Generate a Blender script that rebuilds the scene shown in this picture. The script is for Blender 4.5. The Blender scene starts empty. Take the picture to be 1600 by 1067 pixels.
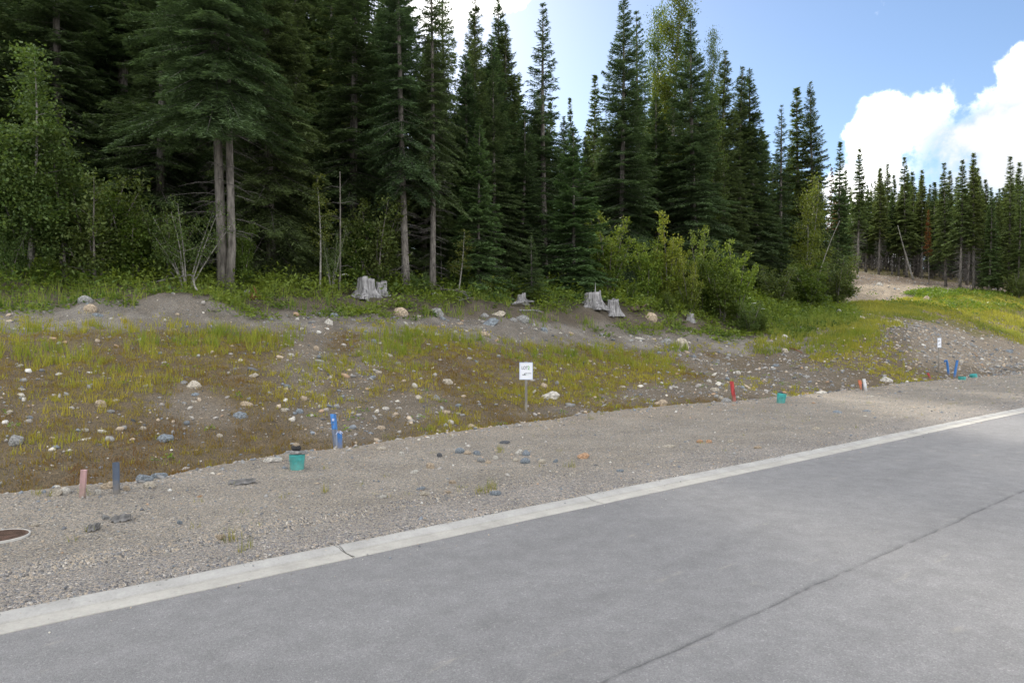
import bpy, math, random
import numpy as np
from mathutils import Vector, Matrix

R = math.radians
random.seed(7)
rng = np.random.default_rng(7)
scene = bpy.context.scene
col = scene.collection

# ------------------------------------------------------------------ camera
F, CX, CY, CAM_H = 1067.0, 800.0, 533.5, 1.6      # focal length and centre in photo pixels, eye height in metres
cam_d = bpy.data.cameras.new('camera')
cam = bpy.data.objects.new('camera', cam_d)
col.objects.link(cam)
cam.location = (0, 0, CAM_H)
cam.rotation_euler = (R(90), 0, 0)
cam_d.sensor_width = 36
cam_d.lens = 24.0
cam_d.clip_start = 0.1
cam_d.clip_end = 2000
scene.camera = cam

# ------------------------------------------------------------------ sky, sun, exposure
SUN_EL, SUN_AZ = R(29), R(-11)        # azimuth from +Y towards +X
SKY_STRENGTH, CLOUD_STRENGTH = 0.086, 1.7
scene.view_settings.view_transform = 'Standard'
scene.view_settings.look = 'None'
scene.view_settings.gamma = 1
scene.view_settings.use_curve_mapping = False
scene.view_settings.exposure = 0.98
world = bpy.data.worlds.new('World')
scene.world = world
world.use_nodes = True


class NT:
    """small helper round a node tree"""
    def __init__(s, tree):
        s.t = tree
        tree.nodes.clear()

    def n(s, typ, **kw):
        nd = s.t.nodes.new(typ)
        for k, v in kw.items():
            if k.startswith('i_'):
                key = k[2:]
                nd.inputs[int(key) if key.isdigit() else key.replace('_', ' ')].default_value = v
            else:
                setattr(nd, k, v)
        return nd

    def l(s, a, b):
        s.t.links.new(a, b)

    def val(s, v, sock):
        if hasattr(v, 'is_output'):
            s.l(v, sock)
        else:
            sock.default_value = v

    def math(s, op, a, b=0.0, c=None, clamp=False):
        nd = s.n('ShaderNodeMath', operation=op, use_clamp=clamp)
        s.val(a, nd.inputs[0])
        s.val(b, nd.inputs[1])
        if c is not None:
            s.val(c, nd.inputs[2])
        return nd.outputs[0]

    def maprange(s, v, a, b, c=0.0, d=1.0, smooth=True):
        nd = s.n('ShaderNodeMapRange', interpolation_type='SMOOTHSTEP' if smooth else 'LINEAR')
        s.val(v, nd.inputs['Value'])
        for k, x in zip(('From Min', 'From Max', 'To Min', 'To Max'), (a, b, c, d)):
            nd.inputs[k].default_value = x
        return nd.outputs['Result']

    def mix(s, f, a, b, blend='MIX'):
        nd = s.n('ShaderNodeMix', data_type='RGBA', blend_type=blend)
        s.val(f, nd.inputs['Factor'])
        s.val(a if hasattr(a, 'is_output') else (*a[:3], 1), nd.inputs['A'])
        s.val(b if hasattr(b, 'is_output') else (*b[:3], 1), nd.inputs['B'])
        return [o for o in nd.outputs if o.type == 'RGBA'][0]

    def noise(s, vec, scale, detail=3, rough=0.5, dist=0.0):
        nd = s.n('ShaderNodeTexNoise')
        if vec is not None:
            s.l(vec, nd.inputs['Vector'])
        nd.inputs['Scale'].default_value = scale
        nd.inputs['Detail'].default_value = detail
        nd.inputs['Roughness'].default_value = rough
        nd.inputs['Distortion'].default_value = dist
        return nd

    def ramp(s, f, stops, interp='LINEAR'):
        nd = s.n('ShaderNodeValToRGB')
        cr = nd.color_ramp
        cr.interpolation = interp
        while len(cr.elements) < len(stops):
            cr.elements.new(0.5)
        for e, (p, c) in zip(cr.elements, stops):
            e.position = p
            e.color = (*c, 1)
        s.val(f, nd.inputs[0])
        return nd.outputs[0]


def pix_dir(px, py):
    v = Vector(((px - CX) / F, 1.0, (CY - py) / F))
    return v.normalized()


w = NT(world.node_tree)
sky = w.n('ShaderNodeTexSky', sky_type='NISHITA', sun_disc=False, sun_elevation=SUN_EL, sun_rotation=SUN_AZ,
          altitude=900, air_density=1.0, dust_density=0.6, ozone_density=2.2)
bg_sky = w.n('ShaderNodeBackground', i_Strength=SKY_STRENGTH)
w.l(sky.outputs[0], bg_sky.inputs['Color'])
tc = w.n('ShaderNodeTexCoord')
dvec = tc.outputs['Generated']
# broken cumulus, added out of view to raise ambient light, a clear window towards the north-east and one big cloud bank low in it
base = w.noise(dvec, 2.1, 8, 0.55, 0.3)
edge = w.noise(dvec, 8.0, 10, 0.58, 0.15)
tiny = w.noise(dvec, 26.0, 6, 0.6, 0.2)


def blob(px, py, r_out, r_in):
    d = pix_dir(px, py)
    vm = w.n('ShaderNodeVectorMath', operation='DOT_PRODUCT')
    w.l(dvec, vm.inputs[0])
    vm.inputs[1].default_value = d
    return w.maprange(vm.outputs['Value'], math.cos(R(r_out)), math.cos(R(r_in)))


clear = blob(1120, 0, 48, 30)
cover = w.math('SUBTRACT', w.math('ADD', base.outputs['Fac'], 0.06), w.math('MULTIPLY', clear, 0.55))
bank = None
for b in ((1440, 275, 7.8, 0), (1400, 215, 5.0, 0), (1475, 225, 6.2, 0), (1560, 265, 7.6, 1.0), (1690, 310, 9, 4), (1385, 330, 7, 1), (1622, 105, 3.2, 0), (1590, 135, 1.6, 0), (1660, 40, 2.6, 0), (1596, 225, 5.0, 0), (690, -40, 5.5, 0.5), (790, -30, 3.6, 0)):
    v = blob(*b)
    bank = v if bank is None else w.math('MAXIMUM', bank, v)
bank = w.math('MULTIPLY', bank, 0.50)
tot = w.math('ADD', w.math('MAXIMUM', cover, w.math('ADD', bank, 0.16)), w.math('MULTIPLY', w.math('SUBTRACT', edge.outputs['Fac'], 0.5), 0.95))
tot = w.math('ADD', tot, w.math('MULTIPLY', w.math('SUBTRACT', tiny.outputs['Fac'], 0.5), 0.6))
cmask = w.maprange(tot, 0.40, 0.62)
# sunlit tops, grey thick parts
under = w.math('MULTIPLY', blob(1560, 310, 9.0, 1.0), 0.42)
thick = w.maprange(w.math('ADD', w.math('ADD', tot, under), w.math('MULTIPLY', w.math('SUBTRACT', base.outputs['Fac'], 0.5), 0.5)), 0.60, 0.86)
ccol = w.mix(thick, (1.0, 0.98, 0.95), (0.30, 0.31, 0.335))
bg_cl = w.n('ShaderNodeBackground', i_Strength=CLOUD_STRENGTH)
w.l(ccol, bg_cl.inputs['Color'])
mixs = w.n('ShaderNodeMixShader')
w.l(cmask, mixs.inputs[0])
w.l(bg_sky.outputs[0], mixs.inputs[1])
w.l(bg_cl.outputs[0], mixs.inputs[2])
wo = w.n('ShaderNodeOutputWorld')
w.l(mixs.outputs[0], wo.inputs['Surface'])

sun_d = bpy.data.lights.new('sun', 'SUN')
sun_d.energy = 3.1
sun_d.angle = R(3.0)
sun_d.color = (1.0, 0.93, 0.82)
sun = bpy.data.objects.new('sun', sun_d)
col.objects.link(sun)
to_sun = Vector((math.sin(SUN_AZ) * math.cos(SUN_EL), math.cos(SUN_AZ) * math.cos(SUN_EL), math.sin(SUN_EL)))
sun.rotation_euler = to_sun.to_track_quat('Z', 'Y').to_euler()
sun.location = (0, 0, 60)


# ------------------------------------------------------------------ object helpers
def tag(o, label=None, cat=None, group=None, kind=None):
    for k, v in (('label', label), ('category', cat), ('group', group), ('kind', kind)):
        if v:
            o[k] = v
    return o


def mesh_np(name, verts, faces, mats, colors=None, mat_idx=None, smooth=False):
    """verts (N,3); faces list of int arrays (M,k); colors (N,3) kept as attribute col"""
    me = bpy.data.meshes.new(name)
    verts = np.asarray(verts, np.float32)
    me.vertices.add(len(verts))
    me.vertices.foreach_set('co', verts.ravel())
    faces = [np.asarray(f, np.int32) for f in faces if len(f)]
    tot_ = np.concatenate([np.full(len(f), f.shape[1], np.int32) for f in faces])
    idx = np.concatenate([f.ravel() for f in faces])
    me.loops.add(len(idx))
    me.loops.foreach_set('vertex_index', idx)
    me.polygons.add(len(tot_))
    st = np.concatenate(([0], np.cumsum(tot_)[:-1])).astype(np.int32)
    me.polygons.foreach_set('loop_start', st)
    if mat_idx is not None:
        me.polygons.foreach_set('material_index', np.asarray(mat_idx, np.int32))
    if smooth:
        me.polygons.foreach_set('use_smooth', np.ones(len(tot_), bool))
    if colors is not None:
        a = me.attributes.new('col', 'FLOAT_COLOR', 'POINT')
        c4 = np.ones((len(verts), 4), np.float32)
        c4[:, :3] = colors
        a.data.foreach_set('color', c4.ravel())
    for m in (mats if isinstance(mats, (list, tuple)) else [mats]):
        me.materials.append(m)
    me.update(calc_edges=True)
    return me


def obj(name, me, parent=None, loc=(0, 0, 0)):
    o = bpy.data.objects.new(name, me)
    col.objects.link(o)
    o.location = loc
    if parent is not None:
        o.parent = parent
    return o


def empty(name, loc, rz=0.0, sc=(1, 1, 1)):
    o = bpy.data.objects.new(name, None)
    col.objects.link(o)
    o.location = loc
    o.rotation_euler = (0, 0, rz)
    o.scale = sc
    return o


class MB:
    """collects tubes, boxes and loose polygons; build() makes ONE mesh"""
    def __init__(s):
        s.v, s.f3, s.f4, s.fn, s.c = [], [], [], [], []

    def add(s, verts, faces, c=(1, 1, 1)):
        o = len(s.v)
        s.v += [tuple(v) for v in verts]
        s.c += [tuple(c)] * len(verts)
        for f in faces:
            f = [i + o for i in f]
            (s.f3 if len(f) == 3 else s.f4 if len(f) == 4 else s.fn).append(f)

    def tube(s, pts, rad, n=6, cap=True, c=(1, 1, 1), jit=0.0):
        pts = [Vector(p) for p in pts]
        if not hasattr(rad, '__len__'):
            rad = [rad] * len(pts)
        vs = []
        up = Vector((0.31, 0.95, 0.05))
        for i, p in enumerate(pts):
            d = (pts[min(i + 1, len(pts) - 1)] - pts[max(i - 1, 0)]).normalized()
            a = d.cross(up)
            if a.length < 0.05:
                a = d.cross(Vector((1, 0, 0)))
            a.normalize()
            b = d.cross(a).normalized()
            for k in range(n):
                t = 2 * math.pi * k / n
                r = rad[i] * (1 + random.uniform(-jit, jit))
                vs.append(p + a * (math.cos(t) * r) + b * (math.sin(t) * r))
        fs = []
        for i in range(len(pts) - 1):
            for k in range(n):
                fs.append((i * n + k, i * n + (k + 1) % n, (i + 1) * n + (k + 1) % n, (i + 1) * n + k))
        if cap:
            fs.append(tuple(range(n - 1, -1, -1)))
            fs.append(tuple((len(pts) - 1) * n + k for k in range(n)))
        s.add(vs, fs, c)

    def box(s, x0, x1, y0, y1, z0, z1, c=(1, 1, 1), bev=0.0):
        b = bev
        if b <= 0:
            vs = [(x, y, z) for z in (z0, z1) for y in (y0, y1) for x in (x0, x1)]
            s.add(vs, [(0, 2, 3, 1), (4, 5, 7, 6), (0, 1, 5, 4), (2, 6, 7, 3), (0, 4, 6, 2), (1, 3, 7, 5)], c)
            return
        ring = [(x0 + b, y0), (x1 - b, y0), (x1, y0 + b), (x1, y1 - b), (x1 - b, y1), (x0 + b, y1), (x0, y1 - b), (x0, y0 + b)]
        vs = [(x, y, z) for z in (z0, z1) for x, y in ring]
        s.add(vs, [tuple(range(7, -1, -1)), tuple(range(8, 16))] + [(k, (k + 1) % 8, 8 + (k + 1) % 8, 8 + k) for k in range(8)], c)

    def lathe(s, prof, n=24, c=(1, 1, 1)):
        """prof: (r, z) list bottom to top, closed with caps"""
        vs = [(r * math.cos(2 * math.pi * k / n), r * math.sin(2 * math.pi * k / n), z) for r, z in prof for k in range(n)]
        fs = [(i * n + k, i * n + (k + 1) % n, (i + 1) * n + (k + 1) % n, (i + 1) * n + k) for i in range(len(prof) - 1) for k in range(n)]
        fs += [tuple(range(n - 1, -1, -1)), tuple((len(prof) - 1) * n + k for k in range(n))]
        s.add(vs, fs, c)

    def mesh(s, name, mat, smooth=False):
        me = bpy.data.meshes.new(name)
        me.from_pydata(s.v, [], s.f3 + s.f4 + s.fn)
        a = me.attributes.new('col', 'FLOAT_COLOR', 'POINT')
        c4 = np.ones((len(s.v), 4), np.float32)
        c4[:, :3] = s.c
        a.data.foreach_set('color', c4.ravel())
        me.materials.append(mat)
        if smooth:
            me.polygons.foreach_set('use_smooth', np.ones(len(me.polygons), bool))
        me.update()
        return me

    def build(s, name, mat, parent=None, loc=(0, 0, 0), smooth=False):
        return obj(name, s.mesh(name, mat, smooth), parent, loc)


# ------------------------------------------------------------------ numpy noise
def _hash(ix, iy, seed):
    h = (ix.astype(np.int64) * 374761393 + iy.astype(np.int64) * 668265263 + seed * 974711) & 0x7fffffff
    h = ((h ^ (h >> 13)) * 1274126177) & 0x7fffffff
    return ((h ^ (h >> 16)) & 0xffff) / 65535.0


def vnoise(x, y, seed=0):
    x = np.asarray(x, float)
    y = np.asarray(y, float)
    xi, yi = np.floor(x), np.floor(y)
    fx, fy = x - xi, y - yi
    fx, fy = fx * fx * (3 - 2 * fx), fy * fy * (3 - 2 * fy)
    a = _hash(xi, yi, seed)
    b = _hash(xi + 1, yi, seed)
    c = _hash(xi, yi + 1, seed)
    d = _hash(xi + 1, yi + 1, seed)
    return (a * (1 - fx) + b * fx) * (1 - fy) + (c * (1 - fx) + d * fx) * fy


def fbm(x, y, seed=0, octv=4):
    s, a, t = 0.0, 1.0, 0.0
    for k in range(octv):
        s = s + a * vnoise(x * 2 ** k, y * 2 ** k, seed + 17 * k)
        t += a
        a *= 0.5
    return s / t - 0.5


def sstep(a, b, x):
    t = np.clip((x - a) / (b - a), 0, 1)
    return t * t * (3 - 2 * t)


# ------------------------------------------------------------------ materials
def principled(nt, rough=0.8, spec=0.3):
    p = nt.n('ShaderNodeBsdfPrincipled')
    p.inputs['Roughness'].default_value = rough
    p.inputs['Specular IOR Level'].default_value = spec
    o = nt.n('ShaderNodeOutputMaterial')
    nt.l(p.outputs[0], o.inputs['Surface'])
    return p, o


def new_mat(name):
    m = bpy.data.materials.new(name)
    m.use_nodes = True
    return m, NT(m.node_tree)


def mat_simple(name, c, rough=0.7, var=0.15, scale=20.0, bump=0.2, spec=0.3, stretch=None, use_col=False, bscale=None, metallic=0.0):
    m, n = new_mat(name)
    p, _ = principled(n, rough, spec)
    p.inputs['Metallic'].default_value = metallic
    tcn = n.n('ShaderNodeTexCoord')
    v = tcn.outputs['Object']
    if stretch:
        mp = n.n('ShaderNodeMapping')
        mp.inputs['Scale'].default_value = stretch
        n.l(v, mp.inputs['Vector'])
        v = mp.outputs[0]
    ns = n.noise(v, scale, 5, 0.6)
    f = n.maprange(ns.outputs['Fac'], 0.3, 0.7, 1 - var * 1.6, 1 + var, smooth=False)
    if use_col:
        at = n.n('ShaderNodeAttribute', attribute_name='col')
        base_ = n.mix(1.0, at.outputs['Color'], c, 'MULTIPLY')
    else:
        rgb = n.n('ShaderNodeRGB')
        rgb.outputs[0].default_value = (*c, 1)
        base_ = rgb.outputs[0]
    cm = n.n('ShaderNodeVectorMath', operation='SCALE')
    n.l(base_, cm.inputs[0])
    n.l(f, cm.inputs['Scale'])
    n.l(cm.outputs[0], p.inputs['Base Color'])
    if bump:
        nb = n.noise(v, bscale or scale * 2, 6, 0.65)
        b = n.n('ShaderNodeBump', i_Strength=bump, i_Distance=0.02)
        n.l(nb.outputs['Fac'], b.inputs['Height'])
        n.l(b.outputs[0], p.inputs['Normal'])
    return m


def muddy(m, z0=0.02, z1=0.16, c=(0.20, 0.17, 0.13), amount=.75):
    """dried mud splashed over the foot of a marker"""
    t = m.node_tree
    p = [x for x in t.nodes if x.type == 'BSDF_PRINCIPLED'][0]
    src = p.inputs['Base Color'].links[0].from_socket
    tcn = t.nodes.new('ShaderNodeTexCoord')
    sp = t.nodes.new('ShaderNodeSeparateXYZ')
    t.links.new(tcn.outputs['Object'], sp.inputs[0])
    ns = t.nodes.new('ShaderNodeTexNoise')
    ns.inputs['Scale'].default_value = 28
    ns.inputs['Detail'].default_value = 5
    t.links.new(tcn.outputs['Object'], ns.inputs['Vector'])
    a = t.nodes.new('ShaderNodeMath')
    a.operation = 'MULTIPLY_ADD'
    t.links.new(ns.outputs['Fac'], a.inputs[0])
    a.inputs[1].default_value = -.22
    t.links.new(sp.outputs['Z'], a.inputs[2])
    mr = t.nodes.new('ShaderNodeMapRange')
    t.links.new(a.outputs[0], mr.inputs['Value'])
    mr.inputs['From Min'].default_value = z0 - .11
    mr.inputs['From Max'].default_value = z1 - .11
    mr.inputs['To Min'].default_value = amount
    mr.inputs['To Max'].default_value = 0.06
    mx = t.nodes.new('ShaderNodeMix')
    mx.data_type = 'RGBA'
    t.links.new(mr.outputs[0], mx.inputs['Factor'])
    t.links.new(src, mx.inputs['A'])
    mx.inputs['B'].default_value = (*c, 1)
    t.links.new([o for o in mx.outputs if o.type == 'RGBA'][0], p.inputs['Base Color'])


def mat_leaf(name, c, c2, trans=0.35, rough=0.55, rnd=0.25, spec=0.25, through=(1.25, 1.2, 0.55)):
    """leaf colour from attribute col times c..c2 by object; part of the light passes through"""
    m, n = new_mat(name)
    at = n.n('ShaderNodeAttribute', attribute_name='col')
    oi = n.n('ShaderNodeObjectInfo')
    tint = n.mix(oi.outputs['Random'], c, c2)
    base_ = n.mix(1.0, at.outputs['Color'], tint, 'MULTIPLY')
    p = n.n('ShaderNodeBsdfPrincipled')
    p.inputs['Roughness'].default_value = rough
    p.inputs['Specular IOR Level'].default_value = spec
    n.l(base_, p.inputs['Base Color'])
    tr = n.n('ShaderNodeBsdfTranslucent')
    tcol = n.mix(1.0, base_, through, 'MULTIPLY')
    n.l(tcol, tr.inputs['Color'])
    ms = n.n('ShaderNodeMixShader')
    ms.inputs[0].default_value = trans
    n.l(p.outputs[0], ms.inputs[1])
    n.l(tr.outputs[0], ms.inputs[2])
    o = n.n('ShaderNodeOutputMaterial')
    n.l(ms.outputs[0], o.inputs['Surface'])
    return m


def mat_ground():
    m, n = new_mat('stony_ground')
    p, _ = principled(n, 0.95, 0.15)
    at = n.n('ShaderNodeAttribute', attribute_name='col')
    st = n.n('ShaderNodeAttribute', attribute_name='stony')
    g = n.n('ShaderNodeNewGeometry')
    pos = g.outputs['Position']

    def vor(scale):
        v = n.n('ShaderNodeTexVoronoi', feature='F1')
        v.inputs['Scale'].default_value = scale
        n.l(pos, v.inputs['Vector'])
        sep = n.n('ShaderNodeSeparateColor')
        n.l(v.outputs['Color'], sep.inputs[0])
        return v, sep
    stops = [(0.0, (0.42, 0.42, 0.44)), (0.14, (0.62, 0.65, 0.70)), (0.30, (0.9, 0.86, 0.8)), (0.46, (1.0, 0.98, 0.95)),
             (0.62, (1.22, 1.12, 0.98)), (0.76, (0.78, 0.82, 0.9)), (0.87, (1.4, 1.25, 1.05)), (0.95, (1.75, 1.7, 1.62))]
    v1, s1 = vor(66)
    v2, s2 = vor(150)
    r1 = n.ramp(s1.outputs[0], stops, 'CONSTANT')
    r2 = n.ramp(s2.outputs[1], stops, 'CONSTANT')
    sel = n.maprange(s1.outputs[2], 0.45, 0.55)
    stone = n.mix(sel, r1, r2)
    patch = n.noise(pos, 1.1, 6, 0.6)
    pf = n.maprange(patch.outputs['Fac'], 0.25, 0.75, 0.8, 1.18, smooth=False)
    stone = n.mix(st.outputs['Fac'], (1, 1, 1), stone)
    c = n.mix(1.0, at.outputs['Color'], stone, 'MULTIPLY')
    fine = n.noise(pos, 160, 3, 0.6)
    ff = n.maprange(fine.outputs['Fac'], 0.3, 0.7, 0.78, 1.2, smooth=False)
    sc = n.n('ShaderNodeVectorMath', operation='SCALE')
    n.l(c, sc.inputs[0])
    n.l(n.math('MULTIPLY', pf, ff), sc.inputs['Scale'])
    n.l(sc.outputs[0], p.inputs['Base Color'])
    h = n.math('ADD', n.math('MULTIPLY', v1.outputs['Distance'], -0.9), n.math('MULTIPLY', v2.outputs['Distance'], -0.35))
    h = n.math('ADD', h, n.math('MULTIPLY', n.noise(pos, 9, 5, 0.6).outputs['Fac'], 2.0))
    b = n.n('ShaderNodeBump', i_Strength=0.75, i_Distance=0.03)
    n.l(h, b.inputs['Height'])
    n.l(b.outputs[0], p.inputs['Normal'])
    return m


def mat_asphalt():
    m, n = new_mat('asphalt')
    p, _ = principled(n, 0.82, 0.35)
    g = n.n('ShaderNodeNewGeometry')
    pos = g.outputs['Position']
    at = n.n('ShaderNodeAttribute', attribute_name='col')
    v = n.n('ShaderNodeTexVoronoi')
    v.inputs['Scale'].default_value = 150
    n.l(pos, v.inputs['Vector'])
    sep = n.n('ShaderNodeSeparateColor')
    n.l(v.outputs['Color'], sep.inputs[0])
    agg = n.ramp(sep.outputs[0], [(0, (0.176, 0.174, 0.176)), (0.3, (0.194, 0.192, 0.194)), (0.6, (0.212, 0.210, 0.211)), (0.88, (0.232, 0.229, 0.229)), (0.975, (0.275, 0.271, 0.268))], 'CONSTANT')
    v3 = n.n('ShaderNodeTexVoronoi')
    v3.inputs['Scale'].default_value = 75
    n.l(pos, v3.inputs['Vector'])
    sep3 = n.n('ShaderNodeSeparateColor')
    n.l(v3.outputs['Color'], sep3.inputs[0])
    big = n.ramp(sep3.outputs[1], [(0, (0.9, 0.9, 0.9)), (0.05, (1, 1, 1)), (0.955, (1.12, 1.12, 1.11)), (0.993, (1.25, 1.24, 1.22))], 'CONSTANT')
    c = n.mix(1.0, agg, big, 'MULTIPLY')
    rot = n.n('ShaderNodeMapping')
    rot.inputs['Rotation'].default_value = (0, 0, -math.atan2(0.6304, 0.7763))
    n.l(pos, rot.inputs['Vector'])
    st = n.n('ShaderNodeMapping')
    st.inputs['Scale'].default_value = (0.35, 1.6, 1)
    n.l(rot.outputs[0], st.inputs['Vector'])
    n1 = n.noise(st.outputs[0], 1.0, 6, 0.6)
    n2 = n.noise(pos, 5, 6, 0.65)
    f = n.math('MULTIPLY', n.maprange(n1.outputs['Fac'], 0.3, 0.7, 0.90, 1.08, smooth=False), n.maprange(n2.outputs['Fac'], 0.25, 0.75, 0.84, 1.14, smooth=False))
    # dust dragged along the lane
    st2 = n.n('ShaderNodeMapping')
    st2.inputs['Scale'].default_value = (1.3, 5.0, 1)
    n.l(rot.outputs[0], st2.inputs['Vector'])
    d1 = n.noise(st2.outputs[0], 1.0, 7, 0.62, 0.4)
    dust = n.maprange(d1.outputs['Fac'], 0.62, 0.76, 0.0, 0.6)
    sc = n.n('ShaderNodeVectorMath', operation='SCALE')
    n.l(c, sc.inputs[0])
    n.l(f, sc.inputs['Scale'])
    c2 = n.mix(dust, sc.outputs[0], (0.33, 0.31, 0.265))
    c3 = n.mix(1.0, c2, at.outputs['Color'], 'MULTIPLY')
    n.l(c3, p.inputs['Base Color'])
    b = n.n('ShaderNodeBump', i_Strength=0.5, i_Distance=0.006)
    n.l(n.math('ADD', n.math('MULTIPLY', v.outputs['Distance'], -1.0), n.math('MULTIPLY', n.noise(pos, 60, 4).outputs['Fac'], 1.2)), b.inputs['Height'])
    n.l(b.outputs[0], p.inputs['Normal'])
    return m


def mat_concrete():
    m, n = new_mat('kerb_concrete')
    p, _ = principled(n, 0.85, 0.25)
    g = n.n('ShaderNodeNewGeometry')
    pos = g.outputs['Position']
    at = n.n('ShaderNodeAttribute', attribute_name='col')
    a = n.noise(pos, 3.0, 8, 0.7)
    b_ = n.noise(pos, 55, 4, 0.7)
    f = n.math('MULTIPLY', n.maprange(a.outputs['Fac'], 0.3, 0.7, 0.74, 1.08, smooth=False), n.maprange(b_.outputs['Fac'], 0.3, 0.7, 0.9, 1.08, smooth=False))
    speck = n.maprange(n.noise(pos, 33, 2).outputs['Fac'], 0.72, 0.76, 1.0, 0.55)
    sc = n.n('ShaderNodeVectorMath', operation='SCALE')
    n.l(at.outputs['Color'], sc.inputs[0])
    n.l(n.math('MULTIPLY', f, speck), sc.inputs['Scale'])
    n.l(sc.outputs[0], p.inputs['Base Color'])
    b = n.n('ShaderNodeBump', i_Strength=0.3, i_Distance=0.006)
    n.l(b_.outputs['Fac'], b.inputs['Height'])
    n.l(b.outputs[0], p.inputs['Normal'])
    return m


M = {
    'ground': mat_ground(), 'asphalt': mat_asphalt(), 'concrete': mat_concrete(),
    'needle': mat_leaf('conifer_needles', (0.92, 1.06, 1.10), (1.24, 1.18, 1.05), 0.34, 0.6, spec=0.25, through=(1.08, 1.15, 0.8)),
    'leaf': mat_leaf('broad_leaf', (0.9, 1.0, 0.9), (1.1, 1.0, 0.9), 0.42, 0.5, spec=0.3),
    'grass': mat_leaf('grass_blade', (1, 1, 1), (1, 1, 1), 0.4, 0.6, spec=0.2),
    'bark': mat_simple('grey_bark', (0.17, 0.155, 0.14), 0.9, 0.45, 9, 0.7, stretch=(1, 1, 0.25), bscale=14),
    'bark_brown': mat_simple('brown_bark', (0.11, 0.08, 0.062), 0.9, 0.4, 9, 0.7, stretch=(1, 1, 0.3), bscale=14),
    'bark_pale': mat_simple('pale_bark', (0.235, 0.225, 0.205), 0.8, 0.4, 6, 0.4, stretch=(1, 1, 1.6)),
    'twig': mat_simple('dead_twigs', (0.12, 0.11, 0.105), 0.9, 0.3, 6, 0.0),
    'oldwood': mat_simple('weathered_wood', (0.27, 0.265, 0.27), 0.9, 0.5, 13, 0.7, stretch=(1, 1, 0.16), bscale=20),
    'rot': mat_simple('rotten_wood', (0.22, 0.10, 0.05), 0.9, 0.5, 14, 0.8),
    'pebble': mat_simple('pebbles', (1, 1, 1), 0.85, 0.2, 14, 0.3, use_col=True),
}
for nm, c in (('tan', (0.40, 0.325, 0.24)), ('cream', (0.44, 0.395, 0.325)), ('grey', (0.26, 0.26, 0.255)), ('bluegrey', (0.21, 0.24, 0.27)),
              ('white', (0.50, 0.475, 0.43)), ('dark', (0.10, 0.105, 0.115)), ('orange', (0.46, 0.29, 0.18)), ('asphaltbit', (0.05, 0.05, 0.052)), ('crust', (0.16, 0.155, 0.15))):
    M['rock_' + nm] = mat_simple('rock_' + nm, c, 0.9, 0.45, 4.5, 1.0, bscale=7)

# ------------------------------------------------------------------ terrain as a height field from survey lines
DX, DY = 0.7763, 0.6304            # direction along the road
NX, NY = -DY, DX                   # away from the road
OX, OY = 0.0, 6.06                 # a point on the road edge


def road_st(X, Y):
    return (X - OX) * DX + (Y - OY) * DY, (X - OX) * NX + (Y - OY) * NY


# px, verge edge Y, ditch (Y, z), bank top (Y, y), terrace back (Y, y), wood edge (Y, y), wood floor (Y, y), far hill y
LINES = [
    (-900, 5.2, 6.3, -.30, 11.5, 505, 14.5, 470, 17.5, 430, 38, 420, 385),
    (-400, 6.0, 7.1, -.30, 13.0, 512, 16.0, 472, 19.0, 432, 38, 420, 385),
    (0, 6.88, 8.0, -.30, 14.2, 522, 17.5, 474, 20.5, 436, 40, 427, 390),
    (200, 7.4, 8.5, -.30, 15.7, 524, 18.6, 478, 21.5, 442, 40, 430, 390),
    (400, 8.98, 10.0, -.30, 17.5, 527, 20.3, 484, 23.0, 452, 42, 436, 390),
    (600, 10.5, 11.6, -.30, 19.8, 530, 22.8, 488, 25.5, 455, 45, 437, 390),
    (800, 12.9, 14.1, -.30, 22.8, 541, 26.0, 503, 29.0, 466, 48, 438, 390),
    (1000, 15.95, 17.2, -.25, 26.9, 553, 31.0, 515, 34.0, 476, 55, 434, 392),
    (1200, 18.5, 20.0, -.20, 32.8, 560, 37.0, 526, 45.0, 484, 65, 440, 396),
    (1330, 22.3, 24.0, -.15, 38.0, 522, 46.0, 496, 66.0, 471, 92, 425, 400),
    (1400, 25.3, 27.0, -.10, 42.0, 506, 52.0, 489, 71.0, 471, 95, 432, 405),
    (1480, 28.0, 30.0, -.05, 43.0, 520, 52.0, 510, 78.0, 455, 96, 442, 412),
    (1560, 31.0, 33.0, 0.0, 42.0, 572, 56.0, 523, 79.0, 463, 98, 452, 420),
    (1600, 32.9, 35.0, .05, 46.0, 562, 58.0, 521, 80.0, 462, 100, 453, 424),
    (2000, 90., 95., .1, 110., 525, 120., 515, 140., 500, 160, 490, 470),
]
LA = np.array(LINES, float)
PXT = np.arange(-1900, 2400, 20.0)
NY_T = 620
LY0, LY1 = math.log(2.0), math.log(230.0)
YT = np.exp(np.linspace(LY0, LY1, NY_T))


def col_i(k):
    return np.interp(PXT, LA[:, 0], LA[:, k])


def zpy(Y, y):
    return CAM_H + Y * (CY - y) / F


def gsm(a, sig, axis):
    r = int(3 * sig + 1)
    k = np.exp(-0.5 * (np.arange(-r, r + 1) / sig) ** 2)
    k /= k.sum()
    pad = [(0, 0), (0, 0)]
    pad[axis] = (r, r)
    ap = np.pad(a, pad, mode='edge')
    return np.apply_along_axis(lambda v: np.convolve(v, k, 'valid'), axis, ap)


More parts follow.
